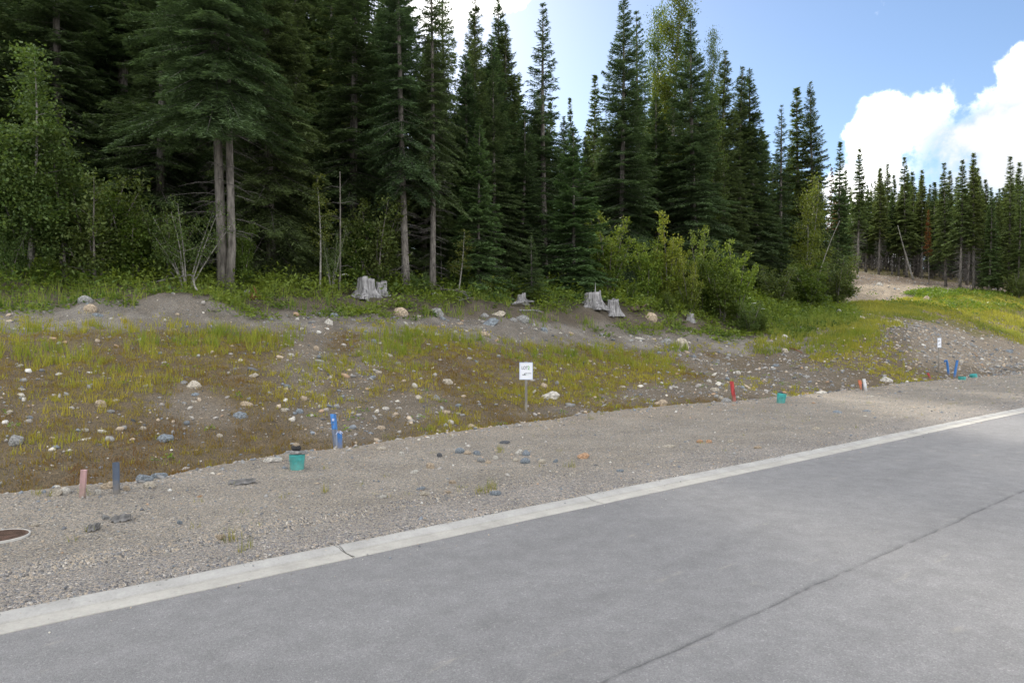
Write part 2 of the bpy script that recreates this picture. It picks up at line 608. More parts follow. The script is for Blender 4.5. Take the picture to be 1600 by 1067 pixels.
_Y = [np.full_like(PXT, 0.5), col_i(1), col_i(2), col_i(4), col_i(6), col_i(8), col_i(10), np.full_like(PXT, 230.)]
_Z = [np.full_like(PXT, .030), np.full_like(PXT, .070), col_i(3), zpy(_Y[3], col_i(5)), zpy(_Y[4], col_i(7)), zpy(_Y[5], col_i(9)),
      zpy(_Y[6], col_i(11)), zpy(230., col_i(12))]
ZT = np.zeros((len(PXT), NY_T))
WT = np.zeros_like(ZT)
for i in range(len(PXT)):
    ys = [a[i] for a in _Y]
    ZT[i] = np.interp(YT, ys, [a[i] for a in _Z])
    WT[i] = np.interp(YT, ys, np.arange(8) - 1.0)
ZT = gsm(gsm(ZT, 1.6, 0), 3.2, 1)
WT = gsm(WT, 1.6, 0)


def lookup(T, X, Y):
    Y = np.maximum(np.asarray(Y, float), 2.01)
    px = CX + F * np.asarray(X, float) / Y
    a = np.clip((px - PXT[0]) / 20.0, 0, len(PXT) - 1.001)
    b = np.clip((np.log(Y) - LY0) / (LY1 - LY0) * (NY_T - 1), 0, NY_T - 1.001)
    i, j = a.astype(int), b.astype(int)
    fa, fb = a - i, b - j
    return (T[i, j] * (1 - fa) + T[i + 1, j] * fa) * (1 - fb) + (T[i, j + 1] * (1 - fa) + T[i + 1, j + 1] * fa) * fb


MOUNDS = []          # (X, Y, radius, height)


def gz(X, Y):
    X = np.asarray(X, float)
    Y = np.asarray(Y, float)
    z = lookup(ZT, X, Y)
    wz = lookup(WT, X, Y)
    rough = 0.012 + 0.10 * sstep(0.15, 0.9, wz) + 0.10 * sstep(2.1, 3.3, wz) + 0.12 * sstep(3.5, 5, wz)
    z = z + 0.055 * sstep(0.05, 0.3, wz) * sstep(5, 3, wz) * fbm(X * 4.3, Y * 4.3, 6, 3)
    ramp_in = sstep(0.23, 0.6, road_st(X, Y)[1])
    z = z + (0.3 + 0.7 * ramp_in) * rough * (2.2 * fbm(X * 0.55, Y * 0.55, 3) + 1.0 * fbm(X * 2.3, Y * 2.3, 5, 3))
    z = z + 0.05 * sstep(-0.25, -0.02, wz) * sstep(0.25, 0.02, wz) * (vnoise(X * 1.3, Y * 1.3, 8) + 0.3 * vnoise(X * 6, Y * 6, 9))
    # shallow wheel ruts along the gravel verge
    s, t = road_st(X, Y)
    on = (wz < 0)
    z = z + on * (-0.035 * np.exp(-((t - 0.93 - 0.10 * np.sin(s * 0.5)) / 0.07) ** 2) + .03 * np.exp(-((t - 1.07 - 0.10 * np.sin(s * 0.5)) / 0.07) ** 2)) * sstep(0.3, 0.6, vnoise(s * 0.3, 2.5, 4) + .35 * (s < -3)) * (.5 + vnoise(s * 5, 1.5, 12))
    z = np.where(t < 0.32, 0.018 + (z - 0.018) * sstep(0.225, 0.32, t), z)
    for (mx, my, mr, mh) in MOUNDS:
        z = z + mh * np.exp(-((X - mx) ** 2 + (Y - my) ** 2) / (mr * mr))
    return z


def gzf(X, Y):
    return float(gz(np.array([X]), np.array([Y]))[0])


def at(px, Y):
    X = (px - CX) / F * Y
    return X, Y, gzf(X, Y)


def hit(px, py):
    """where the sight line through photo pixel px, py meets the ground"""
    u = (px - CX) / F
    Ys = np.exp(np.linspace(math.log(3.0), math.log(200), 1500))
    ok = (u * Ys * NX + (Ys - OY) * NY) > 0.3
    Ys = Ys[ok]
    z = gz(u * Ys, Ys)
    yy = CY - F * (z - CAM_H) / Ys
    k = np.argmax(yy <= py)
    if yy[k] > py:
        k = len(Ys) - 1
    return u * Ys[k], Ys[k], float(z[k])


for (px, py, r_, h_) in ((285, 486, 0.9, 0.30), (235, 487, 1.0, 0.22), (330, 487, .6, .12), (120, 490, .8, .14), (735, 478, .5, .2), (930, 500, .8, .25), (870, 497, .7, .2)):
    x_, y_, _z = hit(px, py)
    MOUNDS.append((x_, y_ + 0.3, r_, h_))

us = np.concatenate((np.linspace(-2.0, -0.86, 60), np.linspace(-0.85, 0.85, 390), np.linspace(0.86, 1.14, 30)))
NR = 370
fr = np.linspace(0, 1, NR)
Ystart = (0.205 + OY * NY) / (us * NX + NY)
fr2 = np.where(fr < 0.62, fr, fr)
VY = Ystart[:, None] * (np.maximum(150.0, Ystart * 1.3) / Ystart)[:, None] ** fr2[None, :]
VX = us[:, None] * VY
VZ = gz(VX, VY)
VW = lookup(WT, VX, VY)
PX = np.broadcast_to((CX + F * us)[:, None], VY.shape)
PY = CY - F * (VZ - CAM_H) / VY


def patch(px, py, cx, cy, rx, ry, rot=0.0):
    c, s = math.cos(R(rot)), math.sin(R(rot))
    a, b = px - cx, py - cy
    return np.exp(-(((a * c + b * s) / rx) ** 2 + ((-a * s + b * c) / ry) ** 2))


def bare_amount(px, py, X, Y):
    """gravelly runnels and bare spoil on the bank"""
    b = 0
    for p in ((480, 560, 45, 70, 0), (540, 660, 90, 40, 0), (560, 600, 30, 90, 25), (1040, 612, 90, 16, -6), (1110, 575, 120, 16, 24), (1010, 540, 70, 12, 14), (740, 515, 120, 20, 6),
              (1230, 590, 90, 22, 0), (1500, 545, 130, 35, 20), (1130, 605, 60, 14, 0), (300, 640, 70, 30, 10), (880, 645, 60, 10, 0), (1240, 545, 40, 18, 0), (640, 640, 60, 30, 0)):
        b = np.maximum(b, patch(px, py, *p))
    return np.clip(b * 1.3 + 0.8 * fbm(X * 0.8, Y * 0.8, 31), 0, 1)


def lerp3(a, b, t):
    return a * (1 - t[..., None]) + b * t[..., None]


A_ = np.array
bare = bare_amount(PX, PY, VX, VY)
nz = fbm(VX * 0.5, VY * 0.5, 41)
nz2 = fbm(VX * 2.5, VY * 2.5, 43)
C_gravel = A_([0.308, 0.287, 0.256])
colr = np.broadcast_to(C_gravel, VX.shape + (3,)).copy()
# warmer fines towards the back of the verge, bluish chips by the kerb
s_, t_ = road_st(VX, VY)
colr = lerp3(colr, A_([0.30, 0.285, 0.27]), sstep(1.6, 0.3, t_ + 0.8 * nz))
colr = lerp3(colr, A_([0.335, 0.30, 0.255]), sstep(3.0, 5.2, t_ + 1.5 * nz) * 0.8)
bank_c = lerp3(np.broadcast_to(A_([0.155, 0.124, 0.083]), VX.shape + (3,)), A_([0.195, 0.172, 0.142]), np.clip(bare + 0.6 * nz2, 0, 1))
colr = lerp3(colr, bank_c, sstep(0.02, 0.30, VW + 0.15 * nz2))
terr = lerp3(np.broadcast_to(A_([0.195, 0.180, 0.160]), VX.shape + (3,)), A_([0.26, 0.247, 0.228]), sstep(-0.1, 0.15, nz2 + nz))
colr = lerp3(colr, terr, sstep(1.95, 2.35, VW + 0.3 * nz))
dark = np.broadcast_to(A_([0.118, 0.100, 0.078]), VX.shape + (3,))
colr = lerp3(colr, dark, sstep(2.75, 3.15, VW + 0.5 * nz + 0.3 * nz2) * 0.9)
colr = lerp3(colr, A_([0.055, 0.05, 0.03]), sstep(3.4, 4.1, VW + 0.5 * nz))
right = sstep(1180, 1340, PX)
mead = lerp3(np.broadcast_to(A_([0.16, 0.15, 0.06]), VX.shape + (3,)), A_([0.24, 0.20, 0.14]), sstep(-0.05, 0.2, nz2 + nz))
colr = lerp3(colr, mead, right * sstep(2.3, 2.7, VW + 0.3 * nz))
rr = sstep(1400, 1460, PX) * sstep(1.1, 1.4, VW) * sstep(2.9, 2.6, VW + 0.3 * nz)
colr = lerp3(colr, A_([0.27, 0.235, 0.19]), rr)
cut = sstep(1300, 1320, PX) * sstep(1680, 1640, PX) * sstep(4.15, 4.4, VW + 0.1 * nz) * sstep(5.06, 4.96, VW)
colr = lerp3(colr, A_([0.20, 0.165, 0.13]), cut)
trk = sstep(1300, 1330, PX) * sstep(1510, 1470, PX) * sstep(3.92, 4.02, VW + .06 * nz) * sstep(4.62, 4.5, VW + .05 * nz)
colr = lerp3(colr, A_([0.35, 0.30, 0.235]), trk)
stony = np.clip(1.0 - 0.9 * sstep(3.3, 3.9, VW) * (1 - right), 0, 1) * (1 - 0.12 * sstep(0.1, 0.5, VW) * (1 - bare) * sstep(2.2, 1.9, VW))
nU, nR_ = VX.shape
vid = np.arange(nU * nR_).reshape(nU, nR_)
quads = np.stack((vid[:-1, :-1], vid[1:, :-1], vid[1:, 1:], vid[:-1, 1:]), -1).reshape(-1, 4)
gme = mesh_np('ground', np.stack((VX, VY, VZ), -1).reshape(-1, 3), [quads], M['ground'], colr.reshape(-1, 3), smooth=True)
sa = gme.attributes.new('stony', 'FLOAT', 'POINT')
sa.data.foreach_set('value', stony.reshape(-1).astype(np.float32))
g_ = obj('ground', gme)
tag(g_, 'stony verge, bank and wood floor rising behind the road', kind='structure')

# broad low ground sheet out to the horizon
mb = MB()
mb.add([(-1200, -1200, -1.2), (1200, -1200, -1.2), (1200, 1200, -1.2), (-1200, 1200, -1.2)], [(0, 1, 2, 3)], (0.2, 0.18, 0.15))
o = mb.build('terrain', M['ground'])
tag(o, 'low stony ground reaching the horizon', kind='structure')

# ------------------------------------------------------------------ road with its paving joint
sv = np.concatenate((np.arange(-30, -6, 0.5), np.arange(-6, 14, 0.05), np.arange(14, 30, 0.2), np.arange(30, 140, 1.0)))
tv = np.array([-16, -12, -8, -5, -3.4, -2.9, -2.56, -2.505, -2.488, -2.475, -2.462, -2.445, -2.34, -2.0, -1.4, -0.8, -0.3, -0.045])
S2, T2 = np.meshgrid(sv, tv, indexing='ij')
wob = 0.03 * (vnoise(sv * 1.7, sv * 0 + .5, 51) - .5) + 0.022 * (vnoise(sv * 9, sv * 0 + .5, 52) - .5)
near = np.exp(-((T2 + 2.475) / 0.09) ** 2)
T2 = T2 + near * wob[:, None]
ragged = sstep(0.25, 0.6, vnoise(sv * 4.0, sv * 0 + .3, 53) * .6 + vnoise(sv * 22, sv * 0 + .3, 54) * .55)
Z2 = np.zeros_like(S2)
Z2[:, 9] = -0.009 * ragged
Z2[:, 8] = -0.005 * ragged
Z2[:, 10] = -0.005 * ragged
Z2 = Z2 + (T2 < -2.475) * 0.0015 + 0.004 * fbm(S2 * .5, T2 * .5, 55)
C2 = np.ones(S2.shape + (3,))
for k, d in ((8, .85), (9, .55), (10, .85)):
    C2[:, k] *= (1 - (1 - d) * (0.25 + 0.75 * ragged[:, None]))
C2[:, 0:8] *= 1.03
vid = np.arange(S2.size).reshape(S2.shape)
quads = np.stack((vid[:-1, :-1], vid[1:, :-1], vid[1:, 1:], vid[:-1, 1:]), -1).reshape(-1, 4)
P3 = np.stack((OX + S2 * DX + T2 * NX, OY + S2 * DY + T2 * NY, Z2), -1).reshape(-1, 3)
o = obj('road', mesh_np('road', P3, [quads], M['asphalt'], C2.reshape(-1, 3), smooth=True))
tag(o, 'grey asphalt road with a rough paving joint', kind='structure')

# ------------------------------------------------------------------ rolled concrete kerb, one section per cast length
prof = [(-0.052, -0.10), (-0.052, 0.006), (0.0, 0.007), (0.078, 0.009), (0.094, 0.012), (0.118, 0.019), (0.145, 0.028), (0.172, 0.034), (0.20, 0.038), (0.226, 0.037), (0.232, 0.031), (0.232, -0.10)]
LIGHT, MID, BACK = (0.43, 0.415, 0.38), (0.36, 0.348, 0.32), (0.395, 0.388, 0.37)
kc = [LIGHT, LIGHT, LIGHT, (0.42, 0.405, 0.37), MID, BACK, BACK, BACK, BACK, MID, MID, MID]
kerb = empty('kerb', (0, 0, 0))
tag(kerb, 'pale rolled concrete kerb between road and gravel', kind='structure')
mb = MB()
for k in range(1):
    v = []
    for s in (-26, 126):
        for (t, z) in ((-0.04, -0.09), (0.22, -0.09), (0.22, 0.005), (-0.04, 0.005)):
            v.append((OX + s * DX + t * NX, OY + s * DY + t * NY, z - 0.012))
    mb.add(v, [(0, 1, 2, 3), (7, 6, 5, 4), (0, 4, 5, 1), (1, 5, 6, 2), (2, 6, 7, 3), (3, 7, 4, 0)], (0.12, 0.11, 0.1))
mb.build('kerb_bed', M['concrete'], kerb)
L_SEC = 2.665
k0 = -1.55
for i in range(-8, 44):
    s0, s1 = k0 + i * L_SEC + 0.006, k0 + (i + 1) * L_SEC - 0.006
    ns = 14 if i < 12 else 4
    v, c, f = [], [], []
    dz = random.uniform(-.002, .002)
    for a in range(ns + 1):
        s = s0 + (s1 - s0) * a / ns
        for j, (t, z) in enumerate(prof):
            wv = 0.004 * math.sin(s * 2.1 + j) + 0.004 * math.sin(s * 5.3)
            tt = t + (wv if j not in (0, 1) else wv * 0.5)
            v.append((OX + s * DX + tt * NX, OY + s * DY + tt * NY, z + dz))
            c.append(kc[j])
    m_ = len(prof)
    for a in range(ns):
        for j in range(m_ - 1):
            f.append((a * m_ + j, a * m_ + j + 1, (a + 1) * m_ + j + 1, (a + 1) * m_ + j))
    caps = [tuple(range(m_ - 1, -1, -1)), tuple(ns * m_ + j for j in range(m_))]
    mb = MB()
    mb.add(v, f + caps)
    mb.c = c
    mb.build('kerb_section', M['concrete'], kerb)
# the one section with a wandering crack: a thin dark filled line lying in the joint next to it
mb = MB()
pts = []
for a in range(13):
    t = -0.048 + 0.27 * a / 12
    z = float(np.interp(t, [p[0] for p in prof[1:10]], [p[1] for p in prof[1:10]])) + 0.001
    s = k0 + 0.012 - 0.0035 * a + 0.004 * math.sin(a * 2.3)
    pts.append((OX + s * DX + t * NX, OY + s * DY + t * NY, z))
mb.tube(pts, 0.0028, 4, c=(0.10, 0.095, 0.09))
mb.build('crack', M['concrete'], kerb)

# ------------------------------------------------------------------ scattered stuff: pebbles, grass, weeds


def sample(n, px0, px1, y0, y1, power=1.0):
    """random ground points in a wedge of the land; power 1 is even per square metre, lower favours near ground"""
    u = (rng.uniform(px0, px1, n) - CX) / F
    q = rng.uniform(0, 1, n)
    e = power + 1
    Y = (y0 ** e + q * (y1 ** e - y0 ** e)) ** (1 / e)
    X = u * Y
    z = gz(X, Y)
    wz = lookup(WT, X, Y)
    s, t = road_st(X, Y)
    px = CX + F * u
    py = CY - F * (z - CAM_H) / Y
    return dict(X=X, Y=Y, z=z, w=wz, t=t, s=s, px=px, py=py)


def keep(d, m):
    return {k: v[m] for k, v in d.items()}


def cat(*ds):
    return {k: np.concatenate([d[k] for d in ds]) for k in ds[0]}


# --- pebbles
OCT_V = A_([(1, 0, 0), (-1, 0, 0), (0, 1, 0), (0, -1, 0), (0, 0, 1), (0, 0, -1)], float)
OCT_F = A_([(0, 2, 4), (2, 1, 4), (1, 3, 4), (3, 0, 4), (2, 0, 5), (1, 2, 5), (3, 1, 5), (0, 3, 5)])
ph = (1 + 5 ** .5) / 2
ICO_V = A_([(-1, ph, 0), (1, ph, 0), (-1, -ph, 0), (1, -ph, 0), (0, -1, ph), (0, 1, ph), (0, -1, -ph), (0, 1, -ph), (ph, 0, -1), (ph, 0, 1), (-ph, 0, -1), (-ph, 0, 1)], float)
ICO_V /= np.linalg.norm(ICO_V[0])
ICO_F = A_([(0, 11, 5), (0, 5, 1), (0, 1, 7), (0, 7, 10), (0, 10, 11), (1, 5, 9), (5, 11, 4), (11, 10, 2), (10, 7, 6), (7, 1, 8), (3, 9, 4), (3, 4, 2), (3, 2, 6), (3, 6, 8), (3, 8, 9), (4, 9, 5), (2, 4, 11), (6, 2, 10), (8, 6, 7), (9, 8, 1)])
PAL = A_([(0.46, 0.38, 0.29), (0.55, 0.52, 0.46), (0.27, 0.27, 0.265), (0.21, 0.235, 0.265), (0.62, 0.61, 0.58), (0.34, 0.32, 0.30), (0.43, 0.30, 0.20), (0.14, 0.145, 0.155), (0.38, 0.36, 0.33)])
PALW = A_([.13, .05, .22, .15, .02, .23, .03, .10, .14])


def pebbles(name, d, size, V, Fc, label, flat=(0.45, 0.8), pal_w=PALW, sink=0.25):
    n = len(d['X'])
    k = len(V)
    jit = rng.uniform(0.62, 1.25, (n, k, 1))
    sc = np.stack((rng.uniform(.75, 1.35, n), rng.uniform(.6, 1.0, n), rng.uniform(*flat, n)), -1) * size[:, None]
    P = V[None] * jit * sc[:, None, :]
    a = rng.uniform(0, 2 * math.pi, n)
    ca, sa_ = np.cos(a)[:, None], np.sin(a)[:, None]
    tl = rng.normal(0, .25, (n, 1))
    x, y, z = P[..., 0], P[..., 1], P[..., 2] + P[..., 0] * tl
    Q = np.stack((x * ca - y * sa_ + d['X'][:, None], x * sa_ + y * ca + d['Y'][:, None], z + d['z'][:, None] + (sc[:, 2] * (0.5 - sink))[:, None]), -1)
    ci = rng.choice(len(PAL), n, p=pal_w / pal_w.sum())
    c = PAL[ci] * rng.uniform(.8, 1.15, (n, 1))
    c = np.repeat(c, k, 0)
    f = (Fc[None] + (np.arange(n) * k)[:, None, None]).reshape(-1, 3)
    me = mesh_np(name, Q.reshape(-1, 3), [f], M['pebble'], c)
    o = obj(name, me)
    tag(o, label, 'gravel', kind='stuff')
    return o


d = sample(60000, -60, 1660, 4.6, 34, 0.2)
d = keep(d, (d['t'] > 0.29) & (d['w'] < 0.05))
n = len(d['X'])
pebbles('verge_pebbles', d, np.clip(rng.lognormal(math.log(0.0062), .55, n), .004, .04) * (0.7 + 0.05 * d['Y']), OCT_V, OCT_F, 'loose small pebbles strewn over the gravel verge')
d = sample(70000, -60, 1660, 7, 46, 0.45)
bm = bare_amount(d['px'], d['py'], d['X'], d['Y'])
d = keep(d, (d['w'] > 0.05) & (d['w'] < 2.95) & (rng.uniform(0, 1, len(bm)) < 0.30 + 0.6 * bm))
n = len(d['X'])
sz = np.clip(rng.lognormal(math.log(0.021), .62, n), .009, .10) * (0.8 + 0.012 * d['Y'])
big = sz > .048
pebbles('bank_pebbles', keep(d, ~big), sz[~big], OCT_V, OCT_F, 'loose small stones strewn over the bank')
pebbles('bank_cobbles', keep(d, big), sz[big], ICO_V, ICO_F, 'loose fist-sized stones strewn over the bank')
# rough lip of stones along the back edge of the verge
d = sample(16000, -60, 1620, 6, 36, 0.2)
d = keep(d, (np.abs(d['w'] + 0.0) < 0.10))
n = len(d['X'])
pebbles('edge_pebbles', d, np.clip(rng.lognormal(math.log(0.019), .5, n), .009, .05), ICO_V, ICO_F, 'broken stones along the back edge of the gravel verge')
# spill of chippings on the kerb edge and dirt on the pan
d = sample(9000, -60, 1660, 4.2, 18, 0.1)
d = keep(d, (d['t'] > 0.232) & (d['t'] < 0.40))
n = len(d['X'])
d['z'] = d['z'] + 0.008
pebbles('kerb_chippings', d, np.clip(rng.lognormal(math.log(0.010), .4, n), .005, .02), OCT_V, OCT_F, 'grey chippings heaped against the back of the kerb')
# stray chippings lying on the kerb and at the road edge
n = 900
sx_ = rng.uniform(-6, 16, n)
tx_ = np.where(rng.uniform(0, 1, n) < .55, .235 - np.abs(rng.normal(0, .05, n)), -.05 - np.abs(rng.normal(0, .16, n)))
d = dict(X=OX + sx_ * DX + tx_ * NX, Y=OY + sx_ * DY + tx_ * NY, z=np.interp(tx_, [p[0] for p in prof[1:10]], [p[1] for p in prof[1:10]]))
d['z'] = np.where(tx_ < -.055, 0.002, d['z'])
pebbles('stray_chippings', d, np.clip(rng.lognormal(math.log(0.005), .45, n), .003, .012), OCT_V, OCT_F, 'stray chippings lying on the kerb and the road edge', sink=.1)
# far stones on the cut and the field
d = sample(6000, 1290, 1650, 30, 98, 0.6)
d = keep(d, (d['w'] > 1.0))
n = len(d['X'])
pebbles('field_stones', d, np.clip(rng.lognormal(math.log(0.06), .5, n), .03, .22), OCT_V, OCT_F, 'pale stones scattered over the far field and cut slope')


# --- blades
def blades(name, P, per, h, spread, width, c_lo, c_hi, label, cat_, lean=0.35, seg2=False, colvar=0.18, hue=None):
    """P dict of tuft centres; per blades each; h per tuft heights"""
    n = len(P['X'])
    N = n * per
    rep = lambda a: np.repeat(a, per, 0)
    a = rng.uniform(0, 2 * math.pi, N)
    rr_ = np.sqrt(rng.uniform(0, 1, N)) * rep(spread)
    bx = rep(P['X']) + rr_ * np.cos(a)
    by = rep(P['Y']) + rr_ * np.sin(a)
    bz = rep(P['z']) - 0.01
    hh = rep(h) * rng.uniform(.5, 1.15, N)
    la = rng.uniform(0, 2 * math.pi, N)
    ln = np.abs(rng.normal(0, lean, N)) * hh
    ww = rep(width) * rng.uniform(.7, 1.3, N)
    fa = rng.uniform(0, 2 * math.pi, N)
    wx, wy = np.cos(fa) * ww * .5, np.sin(fa) * ww * .5
    dx, dy = np.cos(la) * ln, np.sin(la) * ln
    tv_ = np.clip(rng.normal(0.5, .28, N), 0, 1)
    if hue is not None:
        tv_ = np.clip(rep(hue) + rng.normal(0, .15, N), 0, 1)
    c = c_lo[None] * (1 - tv_[:, None]) + c_hi[None] * tv_[:, None]
    c = c * rng.uniform(1 - colvar, 1 + colvar, (N, 1))
    if not seg2:
        V = np.stack((np.stack((bx - wx, by - wy, bz), -1), np.stack((bx + wx, by + wy, bz), -1), np.stack((bx + dx, by + dy, bz + hh), -1)), 1).reshape(-1, 3)
        f = [np.arange(3 * N).reshape(-1, 3)]
        cc = np.repeat(c, 3, 0)
    else:
        mx, my, mz = bx + dx * .3, by + dy * .3, bz + hh * .6
        V = np.stack((np.stack((bx - wx, by - wy, bz), -1), np.stack((bx + wx, by + wy, bz), -1),
                      np.stack((mx + wx * .8, my + wy * .8, mz), -1), np.stack((mx - wx * .8, my - wy * .8, mz), -1),
                      np.stack((bx + dx, by + dy, bz + hh), -1)), 1).reshape(-1, 3)
        i = np.arange(N) * 5
        f = [np.stack((i + 3, i + 2, i + 4), -1), np.stack((i, i + 1, i + 2, i + 3), -1)]
        cc = np.repeat(c, 5, 0)
    o = obj(name, mesh_np(name, V, f, M['grass'], cc))
    tag(o, label, cat_, kind='stuff')
    return o


YG_LO, YG_HI = A_([.155, .245, .035]), A_([.40, .34, .055])


def lush_amount(px, py, X, Y):
    """where yellow-green grass grows on the bank"""
    g = 0
    for p in ((60, 512, 110, 13, 0), (200, 510, 150, 14, 1), (360, 520, 110, 17, 5), (455, 530, 40, 24, 0), (700, 525, 130, 20, 8), (620, 540, 60, 60, 10), (655, 600, 26, 70, -20), (600, 560, 60, 30, 0), (700, 660, 60, 26, 0),
              (880, 555, 120, 22, 4), (950, 545, 50, 14, 0), (990, 575, 90, 34, 0), (900, 600, 130, 40, 0), (1040, 585, 40, 26, 0), (80, 690, 80, 30, 0), (300, 545, 190, 20, 0), (60, 560, 120, 24, 0), (190, 600, 140, 26, 0),
              (1340, 545, 80, 32, 12), (1290, 550, 40, 30, 0), (1380, 578, 70, 14, 12), (1170, 600, 40, 12, 0), (1165, 535, 70, 12, 0), (1290, 500, 110, 26, 0), (1340, 520, 50, 26, 0), (1240, 611, 40, 9, 0),
              (520, 600, 120, 50, 0), (130, 640, 90, 30, 0), (820, 620, 60, 20, 0), (1060, 545, 40, 9, 0)):
        g = np.maximum(g, patch(px, py, *p))
    return g


d = sample(60000, -80, 1500, 7, 50, 0.6)
lu = lush_amount(d['px'], d['py'], d['X'], d['Y'])
ba = bare_amount(d['px'], d['py'], d['X'], d['Y'])
nn = fbm(d['X'] * .9, d['Y'] * .9, 61) + 1.1 * fbm(d['X'] * 3.6, d['Y'] * 3.6, 62, 2)
pr = np.clip(lu * 0.55 + 0.10 - 0.5 * ba * (1 - lu) + 1.25 * nn * (0.2 + lu), 0, 1)
d = {**d, 'lu': lu}
d = keep(d, (d['w'] > 0.12) & (d['w'] < 2.6) & (rng.uniform(0, 1, len(pr)) < pr))
n = len(d['X'])
crest = sstep(1.45, 1.9, d['w']) * sstep(2.35, 2.1, d['w'])
hgt = (0.07 + 0.09 * d['lu'] + 0.24 * crest * d['lu']) * rng.uniform(.45, 1.45, n)
hue = 0.75 - 0.5 * crest * d['lu'] + 0.9 * fbm(d['X'] * 1.3, d['Y'] * 1.3, 63)
blades('bank_grass', d, 9, hgt, 0.05 + 0.04 * rng.uniform(0, 1, n) + 0.02 * d['lu'], (0.007 + 0.00055 * d['Y']), YG_LO, YG_HI, 'yellow-green grass in tufts on the stony bank', 'grass', seg2=False, hue=hue)

# low rust-brown herbs
d = sample(150000, -80, 1500, 7, 40, 0.55)
ba = bare_amount(d['px'], d['py'], d['X'], d['Y'])
nn = fbm(d['X'] * 1.2, d['Y'] * 1.2, 71)
pr = np.clip(0.62 - 0.66 * ba + 1.1 * nn, 0, 1)
d = keep(d, (d['w'] > 0.14) & (d['w'] < 2.15) & (d['px'] < 1120) & (rng.uniform(0, 1, len(pr)) < pr))
n = len(d['X'])
hue = 0.35 + .55 * lush_amount(d['px'], d['py'], d['X'], d['Y']) + 1.1 * fbm(d['X'] * 1.1, d['Y'] * 1.1, 73)
blades('rusty_herbs', d, 7, rng.uniform(.03, .12, n), np.full(n, .08), 0.005 + 0.0005 * d['Y'], A_([.17, .09, .042]), A_([.31, .27, .055]), 'low rust-brown herbs covering the stony bank', 'herbs', lean=.5, hue=hue)

# a few wisps of grass on the gravel verge
d = sample(2600, -40, 1640, 4.8, 34, 0.4)
nn = fbm(d['X'] * .7, d['Y'] * .7, 81)
d = keep(d, (d['t'] > 0.9) & (d['w'] < 0) & (rng.uniform(0, 1, len(nn)) < 0.30 + 1.6 * nn))
wisps = [hit(px, py) for (px, py) in ((758, 768), (765, 764), (748, 770), (772, 760), (368, 845), (372, 838), (381, 860), (780, 707), (783, 703), (940, 648), (924, 655), (74, 775), (66, 772), (610, 688), (604, 684), (505, 770), (890, 730), (132, 772))]
for wv in wisps:
    for k in range(3):
        for key, v in (('X', wv[0] + random.uniform(-.05, .05)), ('Y', wv[1] + random.uniform(-.05, .05)), ('z', wv[2])):
            d[key] = np.append(d[key], v)
n = len(d['X'])
hh = np.concatenate((rng.uniform(.03, .09, n - 3 * len(wisps)), rng.uniform(.06, .15, 3 * len(wisps))))
blades('verge_grass', d, 9, hh, np.full(n, .05), np.full(n, .006), A_([.16, .20, .05]), A_([.33, .28, .10]), 'thin wisps of grass growing through the gravel', 'grass')

# mixed tall grass along the edge of the wood
d = sample(26000, -120, 1345, 16, 56, 0.6)
nn = fbm(d['X'] * .6, d['Y'] * .6, 111)
g0 = patch(d['px'], d['py'], 1270, 495, 90, 26) + patch(d['px'], d['py'], 60, 440, 160, 16) + .6 * patch(d['px'], d['py'], 470, 465, 130, 14) + .6 * patch(d['px'], d['py'], 800, 465, 90, 12)
near_st = sum(2 * patch(d['px'], d['py'], a, b, c, e) for a, b, c, e in ((575, 466, 30, 10), (930, 484, 32, 9), (965, 494, 26, 9), (815, 475, 16, 7), (1079, 506, 12, 7), (1020, 500, 14, 8), (628, 492, 16, 8)))
pr = np.clip(sstep(2.6, 3.2, d['w'] + .5 * nn + .3 * g0) * (.35 + 1.5 * nn + .4 * g0) - near_st, 0, 1) * (d['w'] < 4.15)
d = keep(d, rng.uniform(0, 1, len(pr)) < pr)
n = len(d['X'])
blades('edge_grass', d, 8, rng.uniform(.15, .55, n), np.full(n, .14), .010 + .0008 * d['Y'], A_([.10, .18, .035]), A_([.27, .30, .06]), 'tall green grass mixed into the edge of the wood', 'grass')

# far meadow
d = sample(46000, 1180, 1680, 32, 90, 0.75)
nn = fbm(d['X'] * .25, d['Y'] * .25, 91)
field = (d['w'] > 2.0) & (d['w'] < np.where(d['px'] < 1490, 3.9, 4.12)) & ((d['px'] > 1330) | (d['w'] < 3.2))
rocky = patch(d['px'], d['py'], 1530, 545, 110, 22, 8) + patch(d['px'], d['py'], 1480, 518, 60, 12, 10)
pr = np.clip(0.62 + 1.5 * nn - 1.3 * rocky + 0.4 * sstep(500, 470, d['py']), 0, 1)
d = keep(d, field & (rng.uniform(0, 1, len(pr)) < pr))
n = len(d['X'])
hue = np.clip(0.55 + 1.1 * fbm(d['X'] * .3, d['Y'] * .3, 93) - 0.2 * (d['px'] < 1330), 0, 1)
blades('meadow_grass', d, 6, rng.uniform(.16, .42, n), np.full(n, .16), np.full(n, .05), A_([.13, .19, .045]), A_([.41, .38, .07]), 'bright yellow-green meadow grass on the far field', 'grass', hue=hue)


def leaf_quads(base, dirv, nrm, ln, wd):
    """diamond leaves; all arrays (N,3) / (N,)"""
    side = np.cross(dirv, nrm)
    side /= np.linalg.norm(side, axis=1, keepdims=True) + 1e-9
    m = base + dirv * (ln * .45)[:, None]
    tip = base + dirv * ln[:, None]
    V = np.stack((base, m + side * (wd * .5)[:, None], tip, m - side * (wd * .5)[:, None]), 1).reshape(-1, 3)
    return V, np.arange(len(V)).reshape(-1, 4)


def unit(a):
    return a / (np.linalg.norm(a, axis=-1, keepdims=True) + 1e-9)


